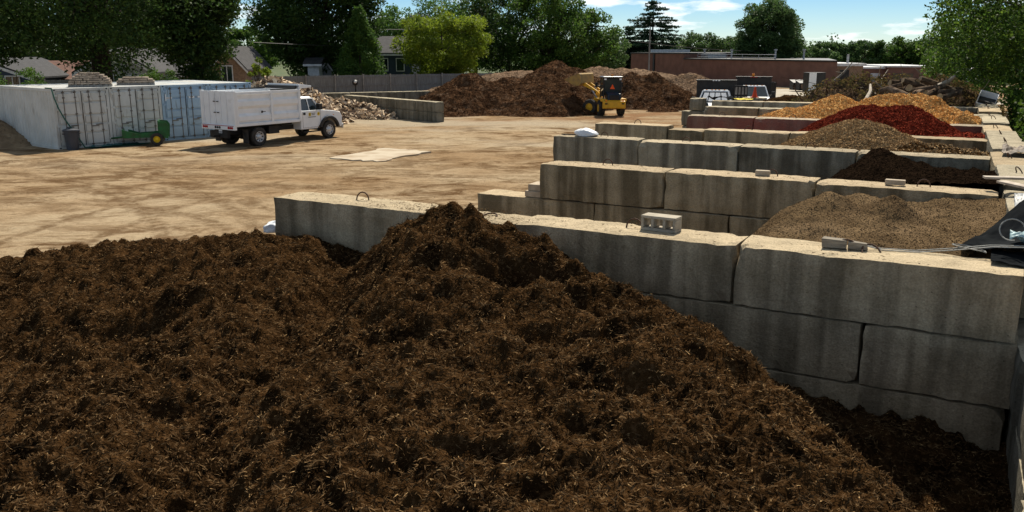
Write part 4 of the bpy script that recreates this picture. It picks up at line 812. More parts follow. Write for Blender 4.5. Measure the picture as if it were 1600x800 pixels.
for p, d in pst:
    mb = MB(); M4 = Matrix.Rotation(math.atan2(d.y, d.x), 4, 'Z'); mb.box(-.055, .055, -.16, -.04, 0, 2.02, M4); o = mb.build('post', POSTM, fe); o.location = p
lt = empty('security_light', tuple(at(555, 129, 80.6)), 0, label='round lamp with pale dome on a box mounted on the wooden fence', cat='lamp')
mb = MB(); mb.lathe([(.0, -.24), (.2, -.2), (.27, -.05), (.27, 0), (0, 0)], (0, 0, 0), 'y', 16); mb.build('housing', BLACK, lt)
mb = MB(); mb.lathe([(0, -.32), (.1, -.28), (.14, -.2)], (.04, 0, .06), 'y', 12); mb.build('lens', TRIM, lt)
mb = MB(); mb.box(-.05, .05, .0, .06, -1.6, -.2); mb.build('conduit', BLACK, lt)
# utility poles and wires
def pole(label, px, Y, topy, r, arm=True):
    p = at(px, topy, Y); t = empty('utility_pole', (p.x, p.y, 0), 0, label=label, cat='utility pole'); mb = MB(); mb.tube((0, 0, 0), (0, 0, p.z), r, r*.7, 10); mb.build('post', WOODG, t)
    if arm:
        for z, L in ((p.z-.5, 1.2), (p.z-1.3, .9)):
            mb = MB(); mb.box(-L, L, -.08, .08, z, z+.14); o = mb.build('crossarm', WOODG, t)
            for x in (-L+.1, -.5, .5, L-.1): m2 = MB(); m2.lathe([(0, .3), (.06, .26), (.08, .15), (.04, .14)], (x, 0, z), 'z', 8); m2.build('insulator', STEEL, o)
        mb = MB(); mb.lathe([(0, 0), (.27, 0), (.27, .85), (.2, .95), (0, .95)], (-.42, -.1, p.z-2.4), 'z', 12); mb.build('transformer', STEEL, t)
    return Vector((p.x, p.y, p.z))
p1 = pole('tall utility pole with crossarms and a transformer, left of the spruces', 930, 118, 36, .16)
p2 = pole('plain metal light pole in front of the brick building', 1016, 100, 42, .10, False)
p3 = pole('wooden utility pole with crossarm above the yellow green tree', 655, 112, 20, .15)
def wire(a, b, sag, lab):
    mb = MB(); pts = [a.lerp(b, i/16)-Vector((0, 0, sag*4*(i/16)*(1-i/16))) for i in range(17)]; mb.path(pts, .028, 4); tag(mb.build('overhead_wire', BLACK if 'dark' in lab else STEEL, None), lab, 'wire')
wire(at(395, 66, 74), at(575, 73, 96), .05, 'pale overhead wire crossing in front of the large dark tree')
wire(at(395, 41, 90), at(655, 46, 112), .1, 'dark thin overhead wire higher up across the large dark tree')
wire(p1-Vector((0, 0, 1.5)), at(1180, 80, 118), .4, 'dark sagging wire from the utility pole over the brick roof')
wire(p1-Vector((0, 0, .6)), Vector((p3.x, p3.y, p3.z-.5)), .5, 'dark wire strung between the two utility poles')
wire(p3-Vector((0, 0, 1.0)), at(740, 38, 108), .2, 'pale wire crossing behind the yellow green tree')
# ============================================================ SHIPPING CONTAINERS
CWHITE = mat('container_white', (.60, .605, .57), (.50, .505, .47), 1.5, .55, coord='World', c3=(.20, .15, .10), s3=2.2, lo3=.60, hi3=.8, st3=(3, 3, .5), spec=.3)
CBLUE = mat('container_blue', (.34, .47, .59), (.28, .40, .52), 1.5, .55, coord='World', c3=(.13, .12, .11), s3=2.2, lo3=.62, hi3=.8, st3=(3, 3, .5), spec=.3)
CROOF = mat('container_roof', (.62, .63, .62), (.42, .38, .32), 1.1, .5, coord='World', lo=.45, hi=.75)
CW, CH, CL = 2.44, 2.59, 6.06
CA = R(50.6)
CORG = Vector((-19.55, 37.75, 0))
def container(i, label, paint, stickers=0):
    t = empty('shipping_container', tuple(CORG+Vector((math.cos(CA), math.sin(CA), 0))*(CW+.03)*i), CA, label=label, cat='shipping container', group='shipping containers standing side by side')
    b = MB(); p = .13      # corner posts, rails
    for x in (0, CW-p):
        for y in (0, CL-p): b.box(x, x+p, y, y+p, 0, CH)
    for z in (0, CH-.12): b.box(p, CW-p, 0, .06, z, z+.12).box(p, CW-p, CL-.06, CL, z, z+.12).box(0, .06, p, CL-p, z, z+.12).box(CW-.06, CW, p, CL-p, z, z+.12)
    b.box(.06, CW-.06, CL-.05, CL-.02, .12, CH-.12)
    b.build('frame', paint, t)
    for side in (0, 1):   # pressed side wall
        n = int((CL-2*p)/.28); pts = []; st = (CL-2*p)/n; x0 = .05 if side == 0 else CW-.05; s = -1 if side == 0 else 1
        for k in range(n):
            y = p+k*st; pts += [(x0+s*.03, y), (x0+s*.03, y+st*.32), (x0-s*.01, y+st*.5), (x0-s*.01, y+st*.82)]
        pts.append((x0+s*.03, CL-p)); m = MB(); q = len(pts)
        m.add([(a, c, .12) for a, c in pts]+[(a, c, CH-.12) for a, c in pts], [(j, j+1, q+j+1, q+j) for j in range(q-1)]); m.build('side_wall', paint, t)
    r = MB(); n = 22
    for k in range(n):
        y0 = .06+(CL-.12)*k/n; y1 = .06+(CL-.12)*(k+.72)/n; r.box(.06, CW-.06, y0, y1, CH-.03, CH-.005)
    r.box(.06, CW-.06, .06, CL-.06, CH-.06, CH-.032); r.build('roof', CROOF, t)
    for x in (0, CW-.18):
        for z in (0, CH-.12):
            c = MB(); c.box(x-.004, x+.184, -.012, .17, z-.002, z+.124); o = c.build('corner_casting', paint, t)
            h = MB(); h.box(x+.05, x+.13, -.016, -.009, z+.035, z+.085); h.build('slot', BLACK, o)
    W2 = (CW-2*p)/2-.012
    for k in range(2):
        x0 = p+.006+k*(W2+.012); x1 = x0+W2; d = MB(); d.box(x0, x1, .012, .06, .13, CH-.13)
        segs = [(.18, .62), (.70, 1.02), (1.10, 1.40), (1.48, 1.95), (2.03, 2.38)] if not (i == 1 and k == 0) else [(.18, .75), (.85, 1.15), (1.25, 1.62), (1.72, 2.38)]
        for z0, z1 in segs: d.box(x0+.06, x1-.06, -.036, .013, z0, z1)
        do = d.build('door', paint, t, .012)
        g = MB(); g.box(x0-.006, x0+.006, -.004, .02, .14, CH-.14).box(x1-.006, x1+.006, -.004, .02, .14, CH-.14); g.build('seal', RUBBER, do)
        for f in (.27, .73):
            x = x0+(x1-x0)*f; l = MB(); l.tube((x, -.045, .08), (x, -.045, CH-.08), .019, .019, 8)
            for z in (.16, .75, 1.5, 2.2, CH-.17): l.box(x-.05, x+.05, -.05, -.012, z-.03, z+.03)
            l.build('lock_rod', STEELD, do)
            h = MB(); h.box(x-.02, x+.30 if f < .5 else x+.02, -.075, -.05, .92, .96) if f < .5 else h.box(x-.30, x+.02, -.075, -.05, .98, 1.02); h.build('handle', STEELD, do)
        for z in (.3, .95, 1.65, 2.25):
            hh = MB(); xx = x0 if k == 0 else x1; hh.box(xx-.07, xx+.05, -.03, .01, z, z+.09) if k == 0 else hh.box(xx-.05, xx+.07, -.03, .01, z, z+.09); hh.build('hinge', paint, do)
    return t
STEELD = mat('rod_steel', (.20, .185, .165), (.12, .095, .075), 8, .6, metal=.2)
PLAC = mat('placard_white', (.75, .75, .75), rough=.6)
c1 = container(0, 'pale shipping container nearest the left edge, a green hose hanging down its front', CWHITE)
c2 = container(1, 'pale shipping container directly left of the blue ones, its left door with wider panels', CWHITE)
c3 = container(2, 'blue shipping container beside the pale ones, two white placards on its doors', CBLUE)
c4 = container(3, 'blue shipping container at the right end of the row, mostly behind the dump truck', CBLUE)
for x, z, w_ in ((.16, 1.86, .34), (1.38, 1.82, .28), (1.84, 1.95, .22)):
    m = MB(); m.box(x, x+w_, -.030, -.022, z, z+.32); o = m.build('placard', PLAC, c3)
    k = MB()
    for a_ in range(4): k.box(x+.05+random.uniform(0, .04), x+w_-.06-random.uniform(0, .08), -.033, -.0305, z+.06+a_*.06, z+.085+a_*.06)
    k.build('lettering', BLACK, o)
def cpt(u, v, z): return CORG+Vector((math.cos(CA)*u-math.sin(CA)*v, math.sin(CA)*u+math.cos(CA)*v, z))
# stone pallets on the roofs
STONE = mat('cut_stone', (.40, .33, .26), (.25, .20, .155), 5, .9, coord='World', rand=.2)
def stonestack(label, p, layers, w0, d0, rz, shrink):
    t = empty('stone_pallet', tuple(p), rz, label=label, cat='pallet of stone', group='stone pallets on the container roofs'); pl = MB()
    for k in range(3): pl.box(-w0/2, w0/2, -d0/2+k*(d0/2-.05), -d0/2+k*(d0/2-.05)+.1, 0, .09)
    for k in range(7): pl.box(-w0/2+k*w0/7, -w0/2+k*w0/7+.1, -d0/2, d0/2, .092, .115)
    pl.build('pallet', WOODG, t); rnd = random.Random(int(w0*100))
    for l in range(layers):
        m = MB(); w = w0*(1-shrink*l*l/ max(1, layers*layers)); d = d0*(1-shrink*l*l/ max(1, layers*layers)); nx_ = max(2, int(w/.24)); ny_ = max(2, int(d/.24))
        for i in range(nx_):
            for j in range(ny_):
                cx = -w/2+(i+.5)*w/nx_; cy = -d/2+(j+.5)*d/ny_; M4 = Matrix.Translation((cx+rnd.uniform(-.02, .02), cy+rnd.uniform(-.02, .02), .12+l*.085)) @ Matrix.Rotation(rnd.uniform(-.06, .06), 4, 'Z')
                m.box(-w/nx_*.47, w/nx_*.47, -d/ny_*.47, d/ny_*.47, 0, .075+rnd.uniform(-.01, .006), M4)
        m.build('stone_layer', STONE, t, .008, seg=1)
    return t
stonestack('high stack of pale cut stones on a pallet over the joint of the pale containers', cpt(2.25, 1.2, CH), 6, 1.75, 1.2, CA-.5, .75)
stonestack('low stack of flat stones on a pallet where pale and blue containers meet', cpt(4.6, 1.6, CH), 3, 1.65, 1.1, CA-.5, .7)
HOSE = mat('green_hose', (.02, .10, .07), rough=.5)
mb = MB(); pts = [cpt(.0, .6, CH+.02), cpt(-.02, -.03, CH+.02), cpt(.02, -.1, 2.2), cpt(.15, -.12, 1.75), cpt(.35, -.12, 1.3), cpt(.65, -.12, .8), cpt(.9, -.15, .35), cpt(1.0, -.3, .04), cpt(1.5, -.5, .03), cpt(2.4, -.55, .03), cpt(3.2, -.7, .03), cpt(3.9, -.5, .03), cpt(3.0, -.35, .03), cpt(1.8, -.3, .03)]
mb.path(pts, .028, 6); tag(mb.build('garden_hose', HOSE), 'green hose hanging down the corner container and lying along its foot', 'hose')
TARPG = mat('teal_tarp', (.02, .11, .11), (.015, .07, .07), 3, .6)
rng = np.random.default_rng(3); xs_ = np.linspace(0, 1, 40); ys_ = np.linspace(0, 1, 12); X, Y = np.meshgrid(xs_, ys_); o0 = cpt(1.1, -.75, 0); ex = Vector((math.cos(CA), math.sin(CA), 0)); ey = Vector((-ex.y, ex.x, 0))
Zt = .05+.10*np.abs(fbm(X*9, Y*3, 3, 4))+.02; V = np.stack([o0.x+X*2.2*ex.x+Y*.5*ey.x, o0.y+X*2.2*ex.y+Y*.5*ey.y, Zt], -1).reshape(-1, 3)
ii = np.arange(40*12).reshape(12, 40); F = np.stack([ii[:-1, :-1], ii[:-1, 1:], ii[1:, 1:], ii[1:, :-1]], -1).reshape(-1, 4)
tag(npmesh('folded_tarp', V, F, TARPG, smooth=True), 'narrow teal tarp lying folded along the foot of the pale containers', 'tarp')
# trash can
t = empty('trash_can', tuple(cpt(.42, -.42, 0)), CA, label='dark grey trash can at the corner of the nearest pale container', cat='trash can')
CANM = mat('grey_plastic', (.055, .06, .075), (.04, .045, .055), 3, .5)
mb = MB(); mb.lathe([(0, 0), (.24, 0), (.30, .78), (.33, .78), (.33, .84), (.29, .84), (.22, .06), (0, .06)], (0, 0, 0), 'z', 20); mb.build('bin_body', CANM, t, smooth=False)
mb = MB(); mb.lathe([(.335, .80), (.35, .83), (.34, .87), (.1, .93), (0, .93)], (0, 0, 0), 'z', 20); mb.build('lid', CANM, t)
for s in (-1, 1): mb = MB(); mb.box(s*.33-.03, s*.33+.03, -.07, .07, .68, .72); mb.build('handle', CANM, t)
# ============================================================ WHEELS
def wheel(t, x, y, r, w, rim=CHROME, side=-1, rr=.6, dual=False, holes=True):
    o = None
    for k in range(2 if dual else 1):
        yy_ = y-side*k*(w+.06); m = MB(); m.lathe([(r*rr, -w/2), (r*.93, -w/2), (r, -w*.36), (r, w*.36), (r*.93, w/2), (r*rr, w/2), (r*rr, -w/2)], (x, yy_, r), 'y', 28)
        for q in range(28):
            a = 6.283*q/28; m.tube((x+math.cos(a)*r*1.004, yy_-w*.34, r+math.sin(a)*r*1.004), (x+math.cos(a+.08)*r*1.004, yy_+w*.34, r+math.sin(a+.08)*r*1.004), .014, .014, 4)
        q_ = m.build('tyre', RUBBER, t)
        if k == 0: o = q_
    m = MB(); s = side; fo = y+s*w/2
    m.lathe([(r*rr, fo), (r*rr*.94, fo), (r*rr*.86, fo-s*.05), (r*.36, fo-s*(.07 if dual else .01)), (r*.3, fo-s*(.02 if not dual else .06)), (r*.15, fo+s*.02), (0, fo+s*.03)], (x, 0, r), 'y', 24)
    ri = m.build('rim', rim, o)
    if holes:
        h = MB()
        for q in range(8):
            a = 6.283*q/8; h.tube((x+math.cos(a)*r*.44, fo-s*.055, r+math.sin(a)*r*.44), (x+math.cos(a)*r*.44, fo-s*.02, r+math.sin(a)*r*.44), .028, .028, 8)
        h.build('hole', BLACK, ri)
    return o
# ============================================================ WHITE DUMP TRUCK
tp_ = gp(405, 228); fp_ = gp(517, 215.5); hd_ = (fp_-tp_).normalized(); ra = math.atan2(hd_.y, hd_.x); WB = (fp_-tp_).length
base_ = tp_+Vector((-hd_.y, hd_.x, 0))*1.08
T = empty('dump_truck', tuple(base_), ra, label='white dump truck with high steel body parked beside the containers', cat='truck')
r_ = .415
for (x, sd_) in ((0, -1), (0, 1)): wheel(T, x, sd_*1.06, r_, .22, CHROME, sd_, .58, dual=True)
for sd_ in (-1, 1): wheel(T, WB, sd_*.92, r_, .24, CHROME, sd_, .58)
m = MB()
for s in (-1, 1): m.box(-1.15, WB+.65, s*.42-.04, s*.42+.04, .55, .75)
m.box(-1.3, -1.15, -.6, .6, .42, .72); m.tube((0, -.9, r_), (0, .9, r_), .09); m.tube((WB, -.8, r_), (WB, .8, r_), .07); m.lathe([(0, -.17), (.17, -.1), (.17, .1), (0, .17)], (0, 0, r_), 'y', 14)
m.box(-1.6, -1.3, -.06, .06, .45, .55); m.box(.9, 1.5, -.75, -.42, .45, .8); m.tube((.5, .5, .5), (2.8, .5, .5), .05); m.box(-1.0, 3.2, -.35, .35, .76, .95)
m.build('chassis', BLACK, T)
for s in (-1, 1): m = MB(); m.box(-.62, -.60, s*.78, s*1.14, .16, .78) if s > 0 else m.box(-.62, -.60, s*1.14, s*.78, .16, .78); m.build('mud_flap', RUBBER, T)
# body: x from -1.2 to 2.6
bx0, bx1, by, bz0, bz1 = -1.18, 2.55, 1.13, .98, 2.42
B_ = MB(); B_.box(bx0, bx1, -by+.05, by-.05, bz0, bz0+.08); B_.build('body_floor', WHITE, T)
for s in (-1, 1):
    m = MB(); y0 = s*(by-.05); nsec = [bz0+.08, bz0+.20, bz0+.38, bz0+.50, bz0+.70, bz0+.82, bz0+1.02, bz0+1.12, bz1-.14]; dep = [-.04, .03, .03, -.04, -.04, .03, .03, -.04, -.04]
    P_ = [(y0+s*dp, z) for dp, z in zip(dep, nsec)]; P2_ = [(y0-s*.07, z) for z in (bz1-.14, bz0+.08)]; m.prism(P_+P2_, bx0+.1, bx1-.08, 'x')
    so_ = m.build('side_panel', WHITE, T)
    f = MB()
    for x in (bx0, .78, bx1-.12): f.box(x, x+.12, min(y0, s*by+s*.02), max(y0, s*by+s*.02), bz0-.02, bz1-.02)
    f.box(bx0, bx1, min(y0-s*.03, s*by+s*.015), max(y0-s*.03, s*by+s*.015), bz1-.13, bz1); f.box(bx0-.02, bx1-.1, min(y0, s*by+s*.01), max(y0, s*by+s*.01), bz0-.06, bz0+.07)
    f.build('side_frame', WHITE, so_, .012)
m = MB(); m.box(.18, .26, -by-.045, -by-.02, 1.46, 1.56).box(.24, .42, -by-.04, -by-.022, 1.50, 1.53); m.build('latch', BLACK, T)
m = MB(); m.box(bx0-.05, bx0, -by+.1, by-.1, bz0-.02, bz1+.03); tg = m.build('tailgate', WHITE, T)
for k in range(6): m = MB(); y = -by+.12+k*(2*by-.3)/5; m.box(bx0-.09, bx0-.05, y, y+.06, bz0+.05, bz1); m.build('rib', WHITE, tg, .008)
for s in (-1, 1):
    m = MB(); y = s*(by-.05); m.box(bx0-.10, bx0+.04, y-.07, y+.07, bz0-.05, bz1+.05); m.build('corner_post', WHITE, T, .01)
for y in (-.1, .12):
    for z in (1.5, 1.98): m = MB(); m.box(bx0-.12, bx0-.09, y, y+.12, z, z+.04); m.build('hinge', BLACK, tg)
m = MB(); m.box(bx0-.14, bx0, -by, by, bz0-.20, bz0+.01); lb_ = m.build('light_bar', WHITE, T, .01)
for y in (-.98, -.86, -.74, -.14, 0, .14, .74, .86, .98):
    m = MB(); m.lathe([(.055, 0), (.055, -.018), (.03, -.03), (0, -.032)], (bx0-.141, y, bz0-.10), 'x', 14); m.build('tail_light', REDL if abs(y) > .5 else BLACK, lb_)
m = MB(); m.box(bx0-.145, bx0-.141, -by+.05, by-.05, bz0-.03, bz0-.005); m.build('reflective_strip', REDL, lb_)
m = MB(); m.box(bx0-.12, bx0-.1, -.25, -.02, bz0-.36, bz0-.22); m.build('number_plate', PLAC, T)
m = MB(); m.box(bx1-.03, bx1+.03, -by+.02, by-.02, bz0, bz1+.18); m.build('bulkhead', WHITE, T, .01)
m = MB(); m.prism([(bx1-.03, bz1+.02), (bx1+.75, bz1+.06), (bx1+.75, bz1+.14), (bx1-.03, bz1+.24)], -by+.05, by-.05, 'y'); m.build('cab_guard', WHITE, T, .01)
m = MB(); m.tube((bx1-.16, -by+.1, bz1+.09), (bx1-.16, by-.1, bz1+.09), .075, .075, 12); m.build('rolled_cover', BLACK, T)
m = MB(); m.box(bx1-1.7, bx1-.25, -by+.02, -by+.10, bz1+.005, bz1+.06).box(bx1-1.7, bx1-.25, by-.10, by-.02, bz1+.005, bz1+.06); m.build('cover_rail', BLACK, T)
# cab
cx0 = bx1+.08; fx = WB
prof = [(cx0, .52), (fx-.72, .52), (fx-.66, .62)]+[(fx+.60*math.cos(a), .42+.60*math.sin(a)) for a in np.linspace(math.pi*.86, math.pi*.10, 10)]+[(fx+.78, .50), (fx+.90, .55), (fx+.92, 1.02), (fx+.80, 1.22), (fx+.45, 1.30), (fx-.52, 1.40), (cx0, 1.40)]
m = MB(); m.prism(prof, -.99, .99, 'y'); cab = m.build('cab_body', WHITE, T, .035, seg=3)
def trap(m, xb0, xb1, zb, wb, xt0, xt1, zt, wt): m.hexa([(xb0, -wb, zb), (xb1, -wb, zb), (xb1, wb, zb), (xb0, wb, zb)], [(xt0, -wt, zt), (xt1, -wt, zt), (xt1, wt, zt), (xt0, wt, zt)])
gx0, gx1, rx0, rx1, zr = cx0, fx-.50, cx0+.08, cx0+.95, 1.93
m = MB(); trap(m, gx0+.02, gx1-.02, 1.39, .93, rx0+.02, rx1-.02, zr, .76); m.build('window', GLASS, T)
m = MB(); trap(m, rx0-.02, rx1+.04, zr, .79, rx0+.05, rx1-.08, zr+.10, .70); m.build('cab_roof', WHITE, T, .02)
m = MB()
for s in (-1, 1):
    for (xb, xt) in ((gx1, rx1), (gx0+.04, rx0+.04)): m.tube((xb, s*.95, 1.37), (xt, s*.775, zr+.02), .045, .04, 6)
    m.box(gx0, gx0+.12, s*.90-.06, s*.90+.05, 1.38, 1.43); m.tube((gx0+.6, s*.945, 1.38), (gx0+.58, s*.8, zr), .02, .02, 5)
m.build('pillar', WHITE, T)
for s in (-1, 1):
    m = MB(); xs2 = fx; ar = [(xs2+.66*math.cos(a), .42+.66*math.sin(a)) for a in np.linspace(math.pi*.92, math.pi*.06, 12)]; ai = [(xs2+.53*math.cos(a), .42+.53*math.sin(a)) for a in np.linspace(math.pi*.06, math.pi*.92, 12)]
    m.prism(ar+ai, s*1.09 if s < 0 else .95, -.95 if s < 0 else 1.09, 'y'); m.build('fender_flare', BLACK, T, .015)
    m = MB(); y = s*.996; m.box(cx0+.12, cx0+.125, y-.004, y+.004, .60, 1.38).box(gx1-.04, gx1-.035, y-.004, y+.004, .66, 1.38).box(cx0+.12, gx1-.04, y-.004, y+.004, .595, .603); m.build('door_gap', BLACK, T)
    m = MB(); m.box(cx0+.16, cx0+.29, y-.02 if s < 0 else y, y if s < 0 else y+.02, 1.20, 1.31); m.build('door_handle', BLACK, T)
    m = MB(); m.box(gx1-.30, gx1-.12, s*1.02-.02 if s > 0 else s*1.24, s*1.24 if s > 0 else s*1.02+.02, 1.42, 1.70); m.tube((gx1-.2, s*.95, 1.45), (gx1-.2, s*1.1, 1.48), .02); m.build('wing_mirror', BLACK, T, .02)
    m = MB(); m.box(cx0+.1, gx1-.1, s*1.0-.08, s*1.0+.08, .38, .43); m.build('step', BLACK, T)
y = -.999; m = MB(); m.box(cx0+.50, cx0+.64, y-.003, y+.003, 1.13, 1.29); m.build('door_emblem', YRIM, T)
m = MB(); m.lathe([(0, -.003), (.085, -.003), (.085, 0)], (cx0+1.13, y, 1.21), 'y', 16); m.build('door_emblem', YRIM, T)
m = MB()
for k, (a_, b2) in enumerate(((.68, .92), (.68, .88), (.47, .95))): m.box(cx0+a_, cx0+b2, y-.003, y+.002, 1.24-.07*k-(.03 if k == 2 else 0), 1.265-.07*k-(.03 if k == 2 else 0))
m.tube((cx0+1.10, y-.004, 1.18), (cx0+1.16, y-.004, 1.25), .012); m.box(cx0+.54, cx0+.60, y-.0045, y+.001, 1.16, 1.26); m.build('door_lettering', BLACK, T)
m = MB(); m.box(fx+.92, fx+1.0, -.98, .98, .42, .66); m.build('bumper', CHROME, T, .02)
m = MB(); m.box(fx+.915, fx+.935, -.6, .6, .72, 1.0); m.build('grille', BLACK, T)
for s in (-1, 1): m = MB(); m.box(fx+.90, fx+.945, s*.8-.14, s*.8+.14, .76, .98); m.build('headlight', GLASS, T, .01)
m = MB(); m.box(fx+.30, fx+.36, -1.0, -.985, 1.10, 1.13); m.build('side_marker', AMBER, T)
# ============================================================ GREEN SPREADER
q = gp(246, 227.5); dd = Vector((math.cos(.30), math.sin(.30), 0)); a_ = .30
G = empty('spreader_trailer', tuple(q+Vector((-dd.y, dd.x, 0)).normalized()*.62), a_, label='small green spreader trailer with yellow wheel hubs in front of the containers', cat='trailer'); G.scale = (.88, .88, .88)
for s in (-1, 1): wheel(G, 0, s*.62, .32, .2, YRIM, s, .52, holes=False)
m = MB()
m.hexa([(-1.55, -.38, .38), (.15, -.38, .38), (.15, .38, .38), (-1.55, .38, .38)], [(-1.62, -.50, .42), (.15, -.50, .42), (.15, .50, .42), (-1.62, .50, .42)]); m.build('bed', GREEN, G)
for s in (-1, 1): m = MB(); m.prism([(-1.62, .40), (.2, .40), (.2, .66), (-.9, .60), (-1.62, .82)], s*.50-.015, s*.50+.015, 'y'); m.build('bed_side', GREEN, G)
m = MB(); m.box(-1.64, -1.60, -.5, .5, .42, .82); m.build('bed_front', GREEN, G)
for s in (-1, 1): m = MB(); m.prism([(.12, .45), (.55, .32), (.60, 1.0), (.48, 1.18), (.12, 1.22)], s*.54-.02, s*.54+.02, 'y'); m.build('hopper_side', GREEN, G)
m = MB(); m.box(.08, .12, -.54, .54, .45, 1.25); m.build('hopper_front', GREEN, G, .01)
for z, x in ((.55, .3), (.8, .34), (1.02, .32)): m = MB(); m.tube((x, -.5, z), (x, .5, z), .07, .07, 8); m.build('beater', BLACK, G)
m = MB(); m.tube((-1.6, 0, .42), (-2.5, 0, .35), .04); m.tube((0, -.6, .32), (0, .6, .32), .035); m.tube((-2.4, 0, .36), (-2.4, 0, .02), .03); m.build('drawbar', GREEN, G)
# ============================================================ WHEEL LOADER
rc = gp(954, 180.5); L_ = empty('wheel_loader', tuple(rc), R(97), label='yellow compact wheel loader lifting its bucket against the bark heaps', cat='wheel loader')
rw = .50
for s in (-1, 1): wheel(L_, 0, s*.66, rw, .38, YELLOW, s, .52, holes=False)
m = MB(); m.prism([(-.95, .62), (-.80, .50), (.4, .50), (.5, .72), (.5, 1.0), (-.9, 1.08), (-1.0, .95)], -.50, .50, 'y'); m.build('rear_frame', YELLOW, L_, .03)
m = MB(); m.prism([(-1.05, .55), (-.98, .50), (-.72, .50), (-.72, 1.02), (-1.0, .98)], -.74, .74, 'y'); m.build('counterweight', YELLOW, L_, .05)
for s in (-1, 1): m = MB(); m.prism([(-.75, .95), (-.70, 1.12), (.55, 1.12), (.62, .95), (.5, 1.05), (-.62, 1.05)], s*.66-.2, s*.66+.2, 'y'); m.build('mudguard', YELLOW, L_, .01)
m = MB(); m.prism([(-.98, 1.05), (-.9, 1.45), (-.15, 1.58), (-.15, 1.05)], -.42, .42, 'y'); hood = m.build('engine_cover', DBLUE, L_, .04)
m = MB(); m.box(-1.0, -.96, -.30, .30, 1.10, 1.36); m.build('grille', BLACK, hood)
m = MB(); m.lathe([(0, -.01), (.08, -.01), (.08, .01)], (-.985, .0, 1.28), 'x', 12); m.box(-.99, -.985, -.04, .04, 1.26, 1.30); m.build('emblem', YRIM, hood)
for s in (-1, 1): m = MB(); m.lathe([(.06, 0), (.06, -.02), (0, -.03)], (-1.01, s*.55, 1.02), 'x', 12); m.build('tail_light', AMBER, L_); m = MB(); m.box(-1.07, -1.05, s*.55-.08, s*.55+.08, .78, .86); m.build('rear_light', BLACK, L_)
cb = MB()
for x in (-.35, .62):
    for s in (-1, 1): cb.tube((x, s*.58, 1.08), (x+(.08 if x < 0 else -.05), s*.55, 2.42), .045, .045, 8)
cb.tube((-.35, -.55, 1.5), (-.35, .55, 1.5), .03); cb.box(-.30, .62, -.56, .56, 1.04, 1.10); cb.build('cab_frame', BLACK, L_)
m = MB(); m.box(-.42, .72, -.66, .66, 2.42, 2.52); m.build('cab_roof', DBLUE, L_, .04)
for nm, bxx in (('rear_window', (-.30, -.285, -.52, .52, 1.55, 2.38)), ('side_window', (-.25, .52, -.575, -.565, 1.25, 2.38)), ('side_window', (-.25, .52, .565, .575, 1.25, 2.38)), ('windscreen', (.56, .575, -.5, .5, 1.3, 2.38))):
    m = MB(); m.box(*bxx); m.build(nm, mat('clear_glass', (.05, .07, .07), rough=.05, spec=.8, trans=.35), L_)
m = MB(); m.box(-.1, .35, -.25, .25, 1.25, 1.38).box(-.18, -.06, -.25, .25, 1.3, 1.85); m.build('driver_seat', BLACK, L_, .03)
m = MB(); m.prism([(-.16, 1.72), (.16, 1.72), (0, 2.03)], -.325, -.308, 'x'); m.build('warning_triangle', ORANGE, L_)
m = MB(); m.lathe([(.07, 0), (.07, .1), (.04, .13), (0, .13)], (.2, -.1, 2.52), 'z', 12); m.build('beacon', AMBER, L_)
for s in (-1, 1): m = MB(); m.box(-.46, -.38, s*.5-.07, s*.5+.07, 2.30, 2.40); m.build('work_light', PLAC, L_)
m = MB(); m.tube((.05, .60, 1.3), (.05, .60, 1.6), .03); m.box(.0, .3, .56, .64, .35, .95); m.build('step', BLACK, L_)
for s in (-1, 1): m = MB(); m.tube((.5, s*.55, 1.9), (.62, s*.85, 1.95), .015); m.box(.58, .66, s*.85-.08, s*.85+.08, 1.8, 2.12); m.build('wing_mirror', BLACK, L_)
# front frame, turned to the left
FA = R(50); F0 = Matrix.Translation((.88, 0, 0)) @ Matrix.Rotation(FA, 4, 'Z')
def fbuild(mb, name, ma, bev=0, par=None):
    o = mb.build(name, ma, par or L_, bev)
    if par is None: o.matrix_local = F0
    return o
for s in (-1, 1):
    o = wheel(L_, .95, s*.66, rw, .38, YELLOW, s, .52, holes=False); o.matrix_local = F0
m = MB(); m.box(.05, 1.25, -.34, .34, .45, .95); m.prism([(.3, .95), (1.0, .95), (.75, 1.55), (.45, 1.55)], -.22, .22, 'y'); fbuild(m, 'front_frame', YELLOW, .03)
for s in (-1, 1): m = MB(); m.prism([(.45, 1.40), (.60, 1.55), (1.9, 2.28), (2.05, 2.12), (1.75, 1.9)], s*.36-.05, s*.36+.05, 'y'); fbuild(m, 'lift_arm', YELLOW)
for s in (-1, 1): m = MB(); m.tube((.55, s*.25, .9), (1.2, s*.36, 1.85), .05); m.tube((1.1, s*.3, 1.7), (1.4, s*.36, 1.98), .03); fbuild(m, 'hydraulic_ram', STEEL)
m = MB(); sh = [(1.55, 2.05), (1.62, 2.62), (1.72, 2.70), (1.80, 2.62), (1.72, 2.1), (2.0, 1.98), (2.75, 2.30), (2.80, 2.24), (2.02, 1.86), (1.70, 1.88)]
m.prism(sh, -.95, .95, 'y'); bk = fbuild(m, 'bucket', mat('dusty_yellow', (.42, .26, .07), (.26, .17, .07), 3, .7), .01)
for s in (-1, 1): m = MB(); m.prism([(1.72, 2.05), (1.78, 2.66), (2.75, 2.30), (2.0, 1.94)], s*.93-.025, s*.93+.025, 'y'); m.build('bucket_side', mat('dusty_yellow', (.42, .26, .07), (.26, .17, .07), 3, .7), bk)
